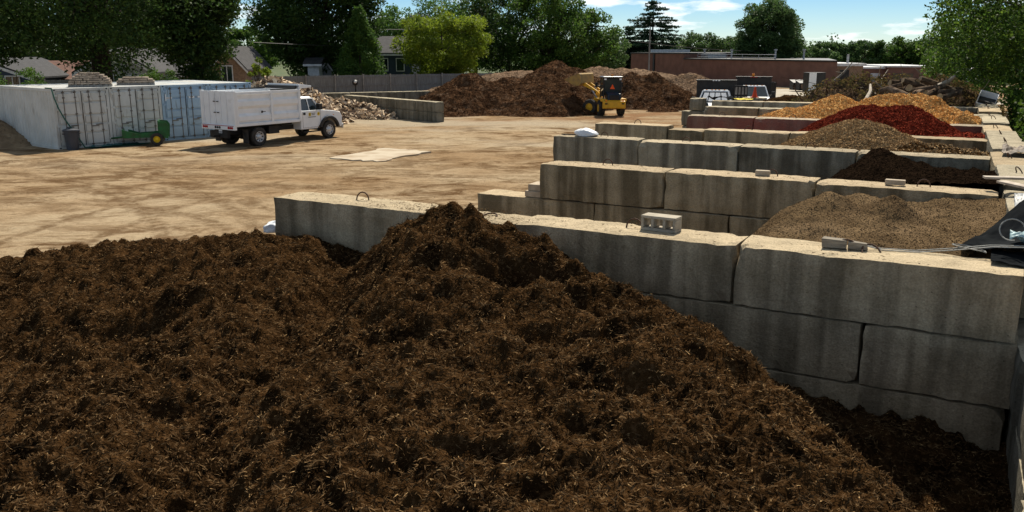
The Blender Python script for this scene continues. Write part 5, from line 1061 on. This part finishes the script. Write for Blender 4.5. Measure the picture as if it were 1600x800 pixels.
# ============================================================ THE TWO PARKED PICKUP TRUCKS
def pickup(label, px, Y, ang, hood_white=True, arrow=False):
    p = at(px, 150, Y); t = empty('work_truck', (p.x, p.y, 0), R(ang), label=label, cat='truck', group='work trucks with black dump bodies')
    for s in (-1, 1): wheel(t, 3.5, s*.85, .39, .24, CHROME, s, .58); wheel(t, 0, s*.9, .39, .24, CHROME, s, .58)
    prof = [(2.0-.2, .5), (2.85, .5), (2.9, .65), (3.0, .85), (3.3, .98), (3.7, .98), (4.0, .85), (4.1, .6), (4.35, .5), (4.42, .6), (4.42, .98), (4.3, 1.12), (2.95, 1.28), (1.8, 1.28)]
    m = MB(); m.prism(prof, -.98, .98, 'y'); m.build('cab_body', WHITE, t, .04, seg=3)
    m = MB(); trap(m, 1.82, 2.98, 1.27, .90, 1.9, 2.42, 1.86, .72); m.build('side_glass', GLASS, t)
    m = MB(); m.hexa([(3.0, -.86, 1.285), (3.03, -.86, 1.285), (3.03, .86, 1.285), (3.0, .86, 1.285)], [(2.44, -.68, 1.845), (2.47, -.68, 1.845), (2.47, .68, 1.845), (2.44, .68, 1.845)]); ws_ = m.build('windscreen', GLASS, t)
    if not arrow:
        m = MB()
        for k in range(4): yy0 = -.74+k*.38; m.hexa([(3.0, yy0, 1.33), (3.02, yy0, 1.33), (3.02, yy0+.32, 1.33), (3.0, yy0+.32, 1.33)], [(2.54, yy0*.82, 1.79), (2.56, yy0*.82, 1.79), (2.56, yy0*.82+.26, 1.79), (2.54, yy0*.82+.26, 1.79)])
        o = m.build('sun_shade', PLAC, ws_); o.location = (.02, 0, .012)
    m = MB(); trap(m, 1.86, 2.5, 1.86, .75, 1.92, 2.42, 1.95, .68); ro = m.build('cab_roof', WHITE, t, .02)
    for y in (-.5, -.2, 0, .2, .5): k = MB(); k.box(2.34, 2.42, y-.04, y+.04, 1.945, 1.975); k.build('clearance_light', AMBER, ro)
    m = MB()
    for s in (-1, 1): m.tube((2.98, s*.90, 1.28), (2.43, s*.71, 1.88), .045, .04, 6); m.tube((1.85, s*.92, 1.28), (1.92, s*.72, 1.88), .05, .05, 6)
    m.build('pillar', WHITE, t)
    for s in (-1, 1):
        m = MB(); m.tube((2.8, s*.95, 1.33), (2.8, s*1.15, 1.38), .02); m.box(2.74, 2.86, s*1.2-.1, s*1.2+.1, 1.30, 1.58); m.build('wing_mirror', BLACK, t)
        m = MB(); m.box(4.40, 4.44, s*.78-.14, s*.78+.14, .72, .95); m.build('headlight', CHROME, t)
    m = MB(); m.box(4.41, 4.45, -.58, .58, .66, .96); m.build('grille', BLACK, t); m = MB(); m.box(4.38, 4.52, -.95, .95, .42, .58); m.build('bumper', BLACK, t, .02)
    m = MB(); m.box(-1.2, 3.9, -.4, .4, .5, .72); m.build('chassis', BLACK, t)
    m = MB(); m.box(-1.3, 1.6, -1.08, 1.08, .85, .95).box(-1.3, 1.6, -1.08, -1.02, .9, 2.35).box(-1.3, 1.6, 1.02, 1.08, .9, 2.35).box(-1.36, -1.3, -1.08, 1.08, .9, 2.35); m.build('dump_body', BLACK, t, .01)
    m = MB(); m.box(1.56, 1.64, -1.12, 1.12, .9, 2.50).box(1.3, 1.7, -1.16, 1.16, 2.42, 2.50); hb = m.build('headboard', BLACK, t, .01)
    m = MB()
    for y in (-.22, -.06, .10): m.box(1.705, 1.712, y, y+.10, 2.43, 2.49)
    m.build('marker_light', REDL if arrow else PLAC, hb)
    if arrow: m = MB(); m.lathe([(.09, 0), (.09, .14), (.05, .2), (0, .2)], (1.5, -.05, 2.5), 'z', 12); m.build('beacon', AMBER, hb)
    return t
pickup('white work truck with silver sun shade in its windscreen, left of the pair', 1120, 53.5, -105)
pickup('white work truck with amber beacon, right of the pair by the brick wall', 1175, 60, -103, arrow=True)
# dark flat trailer right of the trucks
p = at(1200, 140, 66); t = empty('stake_trailer', (p.x-.3, p.y, 0), R(-95), label='dark high sided trailer standing behind the right work truck', cat='trailer'); t.scale = (.8, .62, .9)
m = MB(); m.box(-2, 2, -.9, .9, .6, .75); m.build('deck', BLACK, t)
for s in (-1, 1):
    m = MB()
    for k in range(5): m.box(-2, 2, s*.88-.02, s*.88+.02, .8+.28*k, 1.0+.28*k)
    m.build('side_boards', mat('dark_boards', (.04, .035, .03), (.025, .02, .018), 3), t); wheel(t, -.3, s*.95, .36, .22, CHROME, s, .55)
m = MB(); m.box(1.96, 2.0, -.9, .9, .75, 2.1); m.build('headboard', BLACK, t)
# rack of stakes between the trucks
p = at(1158, 145, 50); t = empty('stake_rack', (p.x, p.y, 0), R(-8), label='pale slatted stake rack standing between the two work trucks', cat='rack')
m = MB(); m.box(-.36, .36, -.03, .03, 0, 2.25); m.build('back_board', BLACK, t)
for k in range(4):
    m = MB()
    for j in range(3): m.box(-.33+k*.18, -.22+k*.18, -.06, -.035, .75+j*.5, 1.16+j*.5)
    m.build('slat', POSTM, t)
# cone on its stack of blocks
CONEM = mat('cone_orange', (.62, .07, .02), rough=.6)
p = at(1179, 153, 46); t = empty('concrete_pier', (p.x, p.y, 0), TH, label='short stack of concrete blocks under the traffic cone', cat='concrete block')
for k in range(3):
    _sd[0] += 1; me = block_mesh(1.2, .6, .59, _sd[0]); me.materials.append(C_GREY); o = bpy.data.objects.new('concrete_block', me); COL.objects.link(o); o.parent = t; o.location = (0, 0, .3+.6*k)
t = empty('traffic_cone', (p.x, p.y, 1.80), 0, label='orange traffic cone standing on concrete blocks before the right work truck', cat='traffic cone')
m = MB(); m.box(-.18, .18, -.18, .18, .0, .03); m.build('base', CONEM, t); m = MB(); m.lathe([(.14, .03), (.09, .25), (.05, .5), (.03, .55), (0, .55)], (0, 0, 0), 'z', 16); m.build('cone_body', CONEM, t)
# blocks, bucket and drums at the left end of the sixth wall
t = empty('concrete_pier', tuple(at(1086, 170, 36).xy)+(0,), TH, label='pale blocks stacked at the left end of the sixth wall', cat='concrete block')
for k, (dx, L3, zz) in enumerate(((0, .9, .3), (0, .9, .9), (0, .95, 1.5), (.12, .55, 2.06))):
    _sd[0] += 1; me = block_mesh(L3, .6, .59 if k < 3 else .5, _sd[0]); me.materials.append(C_BIN); o = bpy.data.objects.new('concrete_block', me); COL.objects.link(o); o.parent = t; o.location = (dx, 0, zz)
def drum(px, py, Y, r, h, m_, lab, nm='plastic_barrel', z0=None):
    p = at(px, py, Y); t = empty(nm, (p.x, p.y, (p.z-h) if z0 is None else z0), 0, label=lab, cat='barrel'); b = MB(); b.lathe([(0, 0), (r*.92, 0), (r, .05*h), (r, .3*h), (r*1.04, .33*h), (r, .36*h), (r, .64*h), (r*1.04, .67*h), (r, .7*h), (r, .95*h), (r*.9, h)], (0, 0, 0), 'z', 16); b.build('barrel_body', m_, t)
    b = MB(); b.lathe([(r*.9, h-.02), (r*.88, h+.02), (0, h+.03)], (0, 0, 0), 'z', 16); b.build('lid', m_, t)
drum(1097, 161, 37.5, .28, 2.05, DBLUE, 'dark blue standing drum between the pale blocks and the sixth wall')
# dumpsters and the pale box by the brick wall
def dumpster(px, Y, w, h, d, m_, lab, lid=BLACK, door=None):
    p = at(px, 140, Y); t = empty('dumpster', (p.x, p.y, 0), R(-62+90-20), label=lab, cat='dumpster'); b = MB(); b.hexa([(-w/2, -d/2, .15), (w/2, -d/2, .15), (w/2, d/2, .15), (-w/2, d/2, .15)], [(-w/2, -d/2, h*.75), (w/2, -d/2, h*.75), (w/2, d/2, h), (-w/2, d/2, h)]); b.build('container_body', m_, t, .02)
    b = MB(); b.hexa([(-w/2-.03, -d/2-.05, h*.76), (w/2+.03, -d/2-.05, h*.76), (w/2+.03, d/2+.03, h*1.01), (-w/2-.03, d/2+.03, h*1.01)], [(-w/2-.03, -d/2-.05, h*.76+.06), (w/2+.03, -d/2-.05, h*.76+.06), (w/2+.03, d/2+.03, h*1.01+.06), (-w/2-.03, d/2+.03, h*1.01+.06)]); b.build('lid', lid, t)
    if door: b = MB(); b.box(-w/2+.15, w/2-.15, -d/2-.03, -d/2-.002, .35, h*.70); b.build('front_panel', door, t)
dumpster(1244, 92, 1.1, 1.1, .9, BLACK, 'small black dumpster with a pale front, leftmost by the brick wall', BLACK, BRICKL)
dumpster(1257, 91, 1.6, 1.1, 1.0, BLACK, 'wider black dumpster with a tan front panel by the brick wall', BLACK, BRICKL)
t = empty('storage_cabinet', tuple(at(1276, 140, 88).xy)+(0,), R(15), label='dark open cabinet with tall white door beside the dumpsters', cat='cabinet')
m = MB(); m.box(-.9, .9, 0, 1.1, .1, 2.0); m.build('cabinet_body', BLACK, t, .02); m = MB(); m.box(-.95, -.15, -.06, -.01, .2, 1.95); m.build('door', PLAC, t, .02)
# ============================================================ FIREWOOD
def log_mesh(seed, L=.42, r=.11):
    rnd = random.Random(seed); m = MB(); k = rnd.choice((3, 4, 5)); a0 = rnd.uniform(0, 6); span = rnd.choice((1.6, 2.1, 3.1)); arc = [a0+span*i/k for i in range(k+1)]
    ring = [(0, 0)]+[(r*math.cos(a)*rnd.uniform(.88, 1.1), r*math.sin(a)*rnd.uniform(.88, 1.1)) for a in arc]; n = len(ring); cx = sum(p[0] for p in ring)/n; cy = sum(p[1] for p in ring)/n
    ring = [(p[0]-cx, p[1]-cy) for p in ring]; tw = rnd.uniform(-.01, .01)
    m.v = [(-L/2+rnd.uniform(-.01, .01), p[0], p[1]) for p in ring]+[(L/2+rnd.uniform(-.01, .01), p[0]+tw, p[1]+tw) for p in ring]
    for i in range(n):
        m.f.append([i, (i+1) % n, n+(i+1) % n, n+i]); m.m.append(1 if i in (0, n-1) else 0)
    m.f += [list(range(n))[::-1], list(range(n, 2*n))]; m.m += [1, 1]; return m
FWP = [pk(472, 151, 57, .5, .3), pk(502, 150, 57.3, .55, .3), pk(535, 155, 57, .5, .3), pk(565, 162, 56.4, .5, .3), pk(592, 174, 55.2, .5, .2), pk(440, 153, 57, .4, .3)]
FWB = [pk(428, 121, 51, .75, .35), pk(408, 126, 50.6, .8, .3), pk(452, 127, 51.6, .8, .3), pk(474, 133, 52, .9, .3)]
LB = [log_mesh(i) for i in range(7)]
lb_me = []
for i, m in enumerate(LB):
    o = m.build('firewood_log', [LOGBARK, LOGWOOD]); lb_me.append(o.data); bpy.data.objects.remove(o)
rnd = random.Random(11)
def surf(f, x, y): return float(f(np.array([x]), np.array([y]))[0])
for label, pks, n1, n2, xr_, yr_, lbl2 in (('mound of tangled split firewood under the loose top logs, right of the dump truck', FWP, 190, 1300, (-19, -6.5), (52.5, 61), 'loose split log lying on the firewood heap right of the dump truck'),
                              ('tall mound of split firewood under the loose top logs, behind the dump truck body', FWB, 110, 800, (-18, -9.5), (47.5, 55), 'loose split log on the tall firewood heap behind the dump truck body')):
    f = peaks(pks); vs = []; fs = []; mi = []; cnt = 0; tries = 0
    while cnt < n1+n2 and tries < 40000:
        tries += 1; x = rnd.uniform(*xr_); y = rnd.uniform(*yr_); z = surf(f, x, y)
        if z < .03: continue
        front = surf(f, x, y-.3) < z+.02
        if not front and rnd.random() < .7: continue
        top = cnt < n1
        if top and not front: continue
        e = Euler((rnd.uniform(0, 6.28), rnd.gauss(0, .45), rnd.uniform(0, 6.28))); k = rnd.randrange(7); sc = rnd.uniform(.8, 1.25); cnt += 1
        if top:
            o = bpy.data.objects.new('firewood_log', lb_me[k]); COL.objects.link(o); o.location = (x, y, z+rnd.uniform(.0, .10)); o.rotation_euler = e; o.scale = (sc, sc, sc)
            tag(o, lbl2, 'firewood', lbl2.replace('loose split log lying', 'logs').replace('loose split log', 'logs'))
        else:
            M4 = Matrix.Translation((x, y, z-rnd.uniform(-.02, .14))) @ e.to_matrix().to_4x4() @ Matrix.Scale(sc, 4); b = len(vs)
            vs += [tuple(M4 @ Vector(v)) for v in LB[k].v]; fs += [[b+i for i in q] for q in LB[k].f]; mi += LB[k].m
    b = len(vs); g0 = MB(); g0.v, g0.f, g0.m = vs, fs, mi; o = g0.build('firewood_heap', [LOGBARK, LOGWOOD]); tag(o, label, 'firewood', kind='stuff')
    hx_ = heap('heap_core', None, None, xr_[0], xr_[1], yr_[0], yr_[1], lambda X, Y, f=f: f(X, Y)-.12, LOGBARK, LOGBARK, 0, (.1, .1), amp=(.08, .08), fr=(2, 5), res=.14, seed=3); l0 = hx_.location.copy(); hx_.parent = o; hx_.location = l0
# ============================================================ BRUSH AND LOGS AT THE END OF THE BINS
TWIG = mat('dry_twigs', (.14, .095, .06), (.06, .04, .028), 8, .9, coord='World', spec=.1)
PALEW = mat('bare_wood', (.46, .40, .33), (.28, .23, .18), 6, .85, coord='World', rand=.25)
DRYL = mat('dry_leaves', (.14, .11, .045), (.07, .07, .028), 3, .9, coord='World', c3=(.22, .12, .05), s3=6, trans=.25, spec=.1)
bp_ = [pk(1305, 134, 38, .7, .4), pk(1345, 126, 39, .7, .5), pk(1390, 128, 39.5, .7, .5), pk(1430, 126, 39, .7, .5), pk(1470, 127, 38.5, .8, .4), pk(1502, 140, 37.5, .8, .4)]
fb = peaks(bp_)
hb_ = heap('brush_heap', 'heap of cut brush, dry leaves and branches behind the farthest bin wall', 'brush heap', 9.5, 25, 33.2, 45, fb, TWIG, TWIG, 16000, (.1, .55, .03), amp=(.3, .3), fr=(1.2, 3.5), res=.12, seed=51)
rng = np.random.default_rng(8); n = 16000; cx = rng.uniform(10.5, 24, n); cy = rng.uniform(34, 43, n); cz = fb(cx, cy); k = (cz > .3)
kx = cx[k]; ky = cy[k]; kz = cz[k]+rng.uniform(-.1, .42, k.sum()); dens = fbm(kx*.9, ky*.9, 3, 2)+.25-(kx-17)*.05; k2 = dens > 0
V, F = leaf_quads(np.stack([kx[k2], ky[k2], kz[k2]], -1)-np.array(hb_.location), .15, rng, 0, .6); o = npmesh('dry_foliage', V, F, DRYL, parent=hb_); o['kind'] = 'stuff'
m = MB(); m2 = MB(); rnd = random.Random(31)
for i in range(230):
    x = rnd.uniform(11, 23.5); y = rnd.uniform(34.5, 41); z = surf(fb, x, y)
    if z < .4: continue
    a = rnd.uniform(0, 6.28); L = rnd.uniform(.6, 2.0); e = rnd.gauss(.12, .35); d = Vector((math.cos(a)*math.cos(e), math.sin(a)*math.cos(e), math.sin(e))); p = Vector((x, y, z+.05)); r = rnd.uniform(.012, .045)
    q = p+d*L*.5+Vector((rnd.gauss(0, .07), rnd.gauss(0, .07), rnd.gauss(0, .07))); (m2 if rnd.random() < .22 else m).path([p-hb_.location, q-hb_.location, p+d*L-hb_.location], [r, r*.8, r*.4], 5)
o = m.build('branches', TWIG, hb_); o['kind'] = 'stuff'; o = m2.build('bare_branches', PALEW, hb_); o['kind'] = 'stuff'
a = at(1303, 127, 38.5); b = at(1318, 114, 38.6); c = at(1332, 97, 38.8); m = MB(); m.path([a, b, c], [.06, .045, .02], 7); m.path([b, at(1306, 112, 38.2)], [.025, .01], 5); m.path([at(1325, 106, 38.7), at(1342, 99, 38.6)], [.02, .01], 5)
tag(m.build('branch', PALEW), 'long bare forked branch sticking up from the left of the brush heap', 'branch')
a = at(1352, 158, 35.2); b = at(1360, 132, 37); m = MB(); m.path([a, a.lerp(b, .5)+Vector((.1, 0, .05)), b], [.09, .07, .04], 8); tag(m.build('branch', PALEW), 'pale crooked branch leaning on the front of the brush heap', 'branch')
LOGEND = mat('sawn_end', (.50, .36, .21), (.36, .24, .13), 12, .85)
lg = [(1402, 130, 37, .8, .13, 20), (1421, 127, 36.5, 1.0, .14, 100), (1433, 133, 36, 1.3, .12, 5), (1418, 140, 35.5, 1.2, .15, 70), (1447, 139, 35.5, 1.4, .11, -15), (1462, 131, 36.5, 1.5, .12, 10), (1455, 147, 35, 1.2, .14, 30), (1437, 148, 34.8, .5, .21, 95), (1474, 144, 35, 1.3, .11, -30), (1487, 149, 34.6, 1.0, .10, 15), (1405, 145, 35, 1.0, .13, 120), (1470, 154, 34.4, 1.1, .12, 60), (1392, 137, 36, .9, .1, -40), (1496, 140, 35.4, .9, .1, 45)]
for i, (px, py, Y, L, r, ang) in enumerate(lg):
    p = at(px, py, Y); t = empty('log', tuple(p), R(ang), label='sawn dark log lying on the right part of the brush heap', cat='log', group='sawn logs on the brush heap'); m = MB(); m.path([Vector((-L/2, 0, 0)), Vector((0, .03, .02)), Vector((L/2, 0, 0))], [r, r*.95, r*.85], 10); m.build('bark', LOGBARK, t)
    for s, rr2 in ((-1, r), (1, r*.85)): m = MB(); m.tube((s*L/2, 0, 0), (s*(L/2+.006), 0, 0), rr2*.93, rr2*.93, 10); m.build('sawn_end', LOGEND, t)
    t.rotation_euler = (0, random.uniform(-.35, .35), R(ang))
a = at(1466, 135, 36); b = at(1482, 127, 36); c = at(1493, 118, 35.8); m = MB(); m.path([a, b, c], [.11, .09, .05], 8); m.path([b, at(1478, 122, 35.9)], [.04, .02], 6); tag(m.build('branch', PALEW), 'thick pale forked limb on top of the logs', 'branch')
# ============================================================ SMALL THINGS ON THE WALLS
CIND = mat('cinder_block', (.42, .37, .29), (.31, .27, .21), 8, .95, bump=.8, bscale=70, dist=.01)
t = empty('cinder_block', tuple(uv(-3.36, .40, 2.375)), TH-.06, label='grey cinder block with three holes on top of the nearest wall', cat='cinder block')
m = MB(); m.box(-.215, .215, -.1, .1, 0, .035).box(-.215, .215, -.1, .1, .155, .19)
for x in (-.215, -.09, .055, .18): m.box(x, x+.035, -.098, .098, .036, .154)
m.build('block_body', CIND, t, .006); t.scale = (.9, .9, .84)
BRK = mat('pale_brick', (.46, .38, .28), (.35, .28, .2), 9, .9)
def onwall(px, py, v, z): b = bp(px, py, v); return uv(b[0], v, z)
def brick(p, L, W, H, rz, lab, m_=BRK):
    m = MB(); m.box(-L/2, L/2, -W/2, W/2, 0, H); o = m.build('brick', m_, None, .008); o.location = p; o.rotation_euler = (0, 0, rz); tag(o, lab, 'brick')
brick(onwall(1192, 268, 5.0, 2.382), .21, .1, .08, TH+.1, 'single pale brick on the middle of the second wall')
brick(onwall(1399, 283, 5.0, 2.382), .26, .1, .07, TH, 'flat brick beside a wire loop near the right of the second wall')
brick(uv(-7.17, 4.98, 1.782), .34, .42, .10, TH, 'lower of two flat bricks at the left end of the second wall')
brick(uv(-7.15, 4.99, 1.885), .30, .38, .11, TH+.05, 'upper of two flat bricks at the left end of the second wall')
m = MB(); m.tube((0, -.012, 0), (0, .03, 0), .035, .035, 10); o = m.build('bolt_hole', BLACK); o.location = uv(-6.62, 4.72, 1.99); o.rotation_euler = (0, 0, TH); tag(o, 'round black bolt socket low in the left block of the second wall', 'socket')
OLDW = mat('old_timber', (.30, .26, .20), (.16, .135, .105), 6, .95, stretch=(1, 8, 8), bump=.6, bscale=30, dist=.01)
t = empty('timber_offcut', tuple(uv(-1.52, .34, 2.40)), TH+.12, label='weathered grey timber offcut under a wire loop on the nearest wall', cat='timber')
m = MB(); m.hexa([(-.2, -.05, 0), (.02, -.045, 0), (.02, .045, 0), (-.2, .05, 0)], [(-.21, -.045, .085), (.02, -.04, .075), (.02, .04, .08), (-.19, .05, .09)]); m.hexa([(.03, -.045, 0), (.21, -.035, 0), (.2, .04, 0), (.03, .045, 0)], [(.03, -.04, .07), (.19, -.03, .06), (.2, .035, .055), (.03, .04, .075)]); m.build('wood', OLDW, t, .006)
l = loop_mb(.09, .09, .009, -.2).build('lifting_loop', RUST, t); l.location = (.02, -.0, 0)
rng = np.random.default_rng(12); P = np.array([tuple(uv(-1.5+rng.normal(0, .22), .34+rng.normal(0, .12), 2.385)) for _ in range(140)])
# grit and stray bark on the tops of the nearest walls
Pg = []
for (u0, u1, v0, n) in ((-8.4, -.1, .03, 1000), (-7, -.3, 4.75, 260), (-8.9, -.5, 9.1, 200)):
    uu_ = rng.uniform(u0, u1, n); vv_ = v0+.03+.54*rng.beta(.8, 1.1, n)
    if v0 < 1: uu_[:700] = rng.normal(-5.9, .6, 700)
    for a_, b_ in zip(uu_, vv_):
        if a_ < u1: Pg.append(tuple(uv(a_, b_, 2.386)))
V, F = slivers(np.concatenate([np.array(Pg), P]), rng.uniform(.01, .05, len(Pg)+140), rng.uniform(.003, .008, len(Pg)+140), .12, rng)
o = npmesh('bark_litter', V, F, STRAND); tag(o, 'fine bark litter strewn on the wall tops', 'litter', kind='stuff')
# sheets: generic crumpled sheet
def sheet(name, lab, cat, org, ex, ey, nx_, ny_, zf, m_, two=False):
    X, Y = np.meshgrid(np.linspace(0, 1, nx_), np.linspace(0, 1, ny_)); Zz = zf(X, Y)
    V = np.stack([X*ex.x+Y*ey.x, X*ex.y+Y*ey.y, X*ex.z+Y*ey.z+Zz], -1).reshape(-1, 3); ii = np.arange(nx_*ny_).reshape(ny_, nx_); F = np.stack([ii[:-1, :-1], ii[:-1, 1:], ii[1:, 1:], ii[1:, :-1]], -1).reshape(-1, 4)
    o = npmesh(name, V, F, m_, smooth=True, loc=org); s = o.modifiers.new('thick', 'SOLIDIFY'); s.thickness = .004; tag(o, lab, cat); return o
TARP = mat('black_plastic', (.010, .011, .012), (.020, .022, .024), 3, .55, spec=.07, bump=.3, bscale=9)
GREYS = mat('grey_sheet', (.28, .29, .29), (.18, .185, .19), 3, .5, bump=.3, bscale=9)
PALES = mat('pale_plastic', (.35, .50, .52), (.20, .30, .33), 2.5, .45, spec=.3)
def folds(a, fx_, fy_, s, b=.05): return lambda X, Y: a*np.abs(ridge(X*fx_, Y*fy_, 3, s))+b*fbm(X*fx_*3, Y*fy_*3, 3, s+3)
def tarpz(X, Y):
    f = .10*np.sin(X*9+Y*5+2*np.sin(Y*4))*np.clip(X*2, 0, 1)+.06*np.sin(X*17-Y*7+1.3*np.sin(X*6))*np.clip(X*2, 0, 1)+.03*fbm(X*12, Y*12, 3, 8)
    return .38*np.clip(X*2.6, 0, 1)*np.clip(.25+Y*2.2, 0, 1)+f*1.1
sheet('black_tarp', 'black plastic tarp bunched over the end wall at the right of the compost', 'tarp', uv(-.62, .63, 2.42), D_*1.5, N_*1.9+D_*.15, 110, 110, lambda X, Y: tarpz(X, Y)-.25*np.clip(Y*1.0-X*1.4, 0, 1), TARP)
sheet('tarp_flap', 'rolled black edge of plastic hanging over the front of the end wall', 'tarp', uv(-.30, .30, 2.43), D_*.9, N_*.5, 60, 40, lambda X, Y: .05*np.sin(X*11+Y*3)*X-.10*(1-Y)*X+.015*fbm(X*12, Y*12, 3, 8), TARP)
sheet('plastic_sheet', 'crumpled pale blue plastic sheet on the black tarp at the right edge', 'plastic sheet', uv(-.17, .66, 2.56), D_*.7, N_*.22, 60, 40, lambda X, Y: .05*np.sin(X*13+Y*4)+.05*fbm(X*7, Y*6, 4, 9)+.06*Y, PALES)
sheet('grey_sheet', 'grey cloth bunched on the end wall behind the black tarp', 'cloth', uv(-.12, 2.7, 2.50), D_*.7, N_*1.3, 70, 70, lambda X, Y: .12*np.sin(X*7+Y*5)*X+.16*X+.05*fbm(X*6, Y*6, 4, 19), GREYS)
mb = MB(); pp = [uv(-1.35, .40, 2.43), uv(-1.2, .44, 2.395), uv(-.9, .50, 2.395), uv(-.6, .54, 2.44), uv(-.3, .55, 2.50), uv(0, .58, 2.52)]; mb.path(pp, .006, 5); mb.path([p_+Vector((0, .05, .005)) for p_ in pp], .005, 5)
lp = [uv(-.48+.14*math.cos(a), .56+.06*math.sin(a), 2.44+.05*math.sin(a*.5)) for a in np.linspace(0, 6.0, 14)]; mb.path(lp, .006, 5); lp = [uv(-.16+.10*math.cos(a), .62+.05*math.sin(a), 2.66+.09*math.sin(a)) for a in np.linspace(.2, 5.0, 14)]; mb.path(lp, .006, 5)
tag(mb.build('rope', mat('rope_grey', (.36, .36, .34), (.22, .22, .2), 30, .8)), 'thin grey rope running from the timber offcut to the black tarp', 'rope')
for i, (u, v, L, rz, lb) in enumerate(((.02, 4.7, 1.0, TH+2.2, 'upper pale board lying across the end wall behind the grey cloth'), (-.05, 5.3, .9, TH+.3, 'lower pale board lying on the end wall'))):
    m = MB(); m.box(-L/2, L/2, -.07, .07, 0, .03); o = m.build('board', PALEW, None, .004); o.location = uv(u, v, 2.49+.035*i); o.rotation_euler = (0, 0, rz); tag(o, lb, 'board')
sheet('rubber_mat', 'crumpled tan rubber mat on the end wall beside the soil bin', 'mat', uv(-.30, 9.2, 2.46), D_*.5, N_*.9, 30, 30, folds(.12, 2, 2, 37, .03), mat('old_rubber', (.22, .16, .11), (.08, .065, .05), 4, .7))
BAG = mat('white_bag', (.74, .76, .78), (.62, .64, .67), 3, .45, bump=.4, bscale=14)
def bag(p, a, b, c, rz, lab, seed):
    bm = bmesh.new(); bmesh.ops.create_icosphere(bm, subdivisions=4, radius=1); rnd = random.Random(seed)
    co = np.array([v.co[:] for v in bm.verts]); n1 = ridge(co[:, 0]*2+co[:, 2]*1.3, co[:, 1]*2.2+seed, 3, seed)
    for v, q in zip(bm.verts, n1):
        f = .82+.28*q; v.co = Vector((v.co.x*a*f, v.co.y*b*f, max(-.28*c, v.co.z*c*f*(1-.35*max(0, v.co.x)))))
    me = bpy.data.meshes.new('plastic_bag'); bm.to_mesh(me); bm.free(); me.materials.append(BAG); o = bpy.data.objects.new('plastic_bag', me); COL.objects.link(o); o.location = p; o.rotation_euler = (0, 0, rz); me.polygons.foreach_set('use_smooth', [True]*len(me.polygons)); tag(o, lab, 'bag')
bag(uv(-8.28, 9.32, 2.43), .30, .20, .13, -.6, 'crumpled white bag on the left end of the third wall', 3)
bag(at(436, 357, 11.75), .22, .16, .12, .5, 'white bag lying at the left end of the nearest wall on the mulch', 5)
m = MB(); m.path([uv(-8.85, 9.3, 2.40), uv(-8.6, 9.26, 2.41), uv(-8.35, 9.3, 2.40)], [.014, .016, .01], 6); tag(m.build('stick', BARK), 'short dark stick left of the white bag on the third wall', 'stick')
sheet('yellow_strap', 'yellow cloth lying on the left part of the farthest bin wall', 'cloth', onwall(1136, 160, 24.5, 2.40), D_*.9, N_*.25, 24, 8, folds(.08, 3, 1, 41, .02), mat('yellow_cloth', (.62, .50, .03), rough=.8))
sheet('black_cover', 'bunched black cover on the left end of the farthest bin wall', 'tarp', onwall(1104, 161, 24.45, 2.39), D_*1.0, N_*.4, 30, 12, folds(.16, 2.5, 1, 43, .03), TARP)
sheet('white_litter', 'pile of torn pale paper on the spread mulch in the corner of the third bin', 'paper', uv(-1.35, 10.0, 2.12), D_*.6, N_*.5, 40, 26, folds(.14, 6, 5, 47, .06), mat('torn_paper', (.55, .50, .42), (.30, .26, .2), 9, .9))
t = empty('storage_box', tuple(onwall(1541, 157, 27.0, 2.40)), TH, label='white open box tipped over at the far end of the end wall', cat='box'); t.rotation_euler = (.3, .25, TH)
t.scale = (.6, .6, .6); m = MB(); m.box(-.5, .5, -.4, .4, 0, .04).box(-.5, -.46, -.4, .4, .04, .55).box(.46, .5, -.4, .4, .04, .55).box(-.46, .46, .36, .4, .04, .55); m.build('box_body', PLAC, t, .01); m = MB(); m.box(-.44, .44, -.35, .34, .045, .2); m.build('contents', BLACK, t)
# ============================================================ LAWNS, FAR WOODS, STONES ON THE YARD
LAWN = mat('lawn_grass', (.045, .075, .020), (.10, .10, .04), .5, .95, coord='World', lo=.4, hi=.7)
m = MB(); m.prism([(-400, 60), (-31, 64), (-25, 78.5), (-6, 90), (14, 134), (30, 150), (60, 130), (300, 100), (900, 400), (900, 1500), (-900, 1500), (-900, 300)], -.4, .03, 'z'); tag(m.build('lawn', LAWN), kind='structure')
rng = np.random.default_rng(77); cl = []
for i in range(620):
    a = rng.uniform(R(42), R(138)); d = rng.uniform(185, 300); h = rng.uniform(3.2, 5.8); x, y = d*math.cos(a)*1.2, d*math.sin(a)
    for k in range(5): cl.append((x+rng.normal(0, 2.5), y+rng.normal(0, 2.5), rng.uniform(.8, h), rng.uniform(1.2, 2.4)))
cl = np.array(cl); n = 120000; ci = rng.integers(0, len(cl), n); v = rng.normal(0, 1, (n, 3)); v /= np.linalg.norm(v, axis=1)[:, None]; Q = cl[ci, :3]+v*(rng.uniform(.2, 1, n)**.5*cl[ci, 3])[:, None]; Q = Q[Q[:, 2] > 0]
V, F = leaf_quads(Q, .55, rng, 0, .8); tag(npmesh('distant_trees', V, F, L_FAR), 'distant line of trees along the horizon', 'trees', kind='stuff')
n = 7000; X = rng.uniform(-24, 10, n); Y = rng.uniform(14, 60, n); k = ((X-O_.x)*D_.x+(Y-O_.y)*D_.y < -9.8) & (fbm(X*.3, Y*.3, 3, 66) > -.12); X = X[k]; Y = Y[k]
V, F = chunks(np.stack([X, Y, np.full(len(X), .03)+.045*fbm((X*math.cos(rot)-Y*math.sin(rot))*.35, (X*math.sin(rot)+Y*math.cos(rot))*.8, 5, 3, .6)+.05*fbm(X*.15, Y*.15, 3, 8)], -1), rng.uniform(.008, .024, len(X)), rng)
tag(npmesh('loose_gravel', V, F, mat('gravel_stone', (.40, .32, .22), (.28, .21, .14), 9, .95, coord='World')), 'loose stones and clods strewn over the yard', 'gravel', kind='stuff')
#@@END
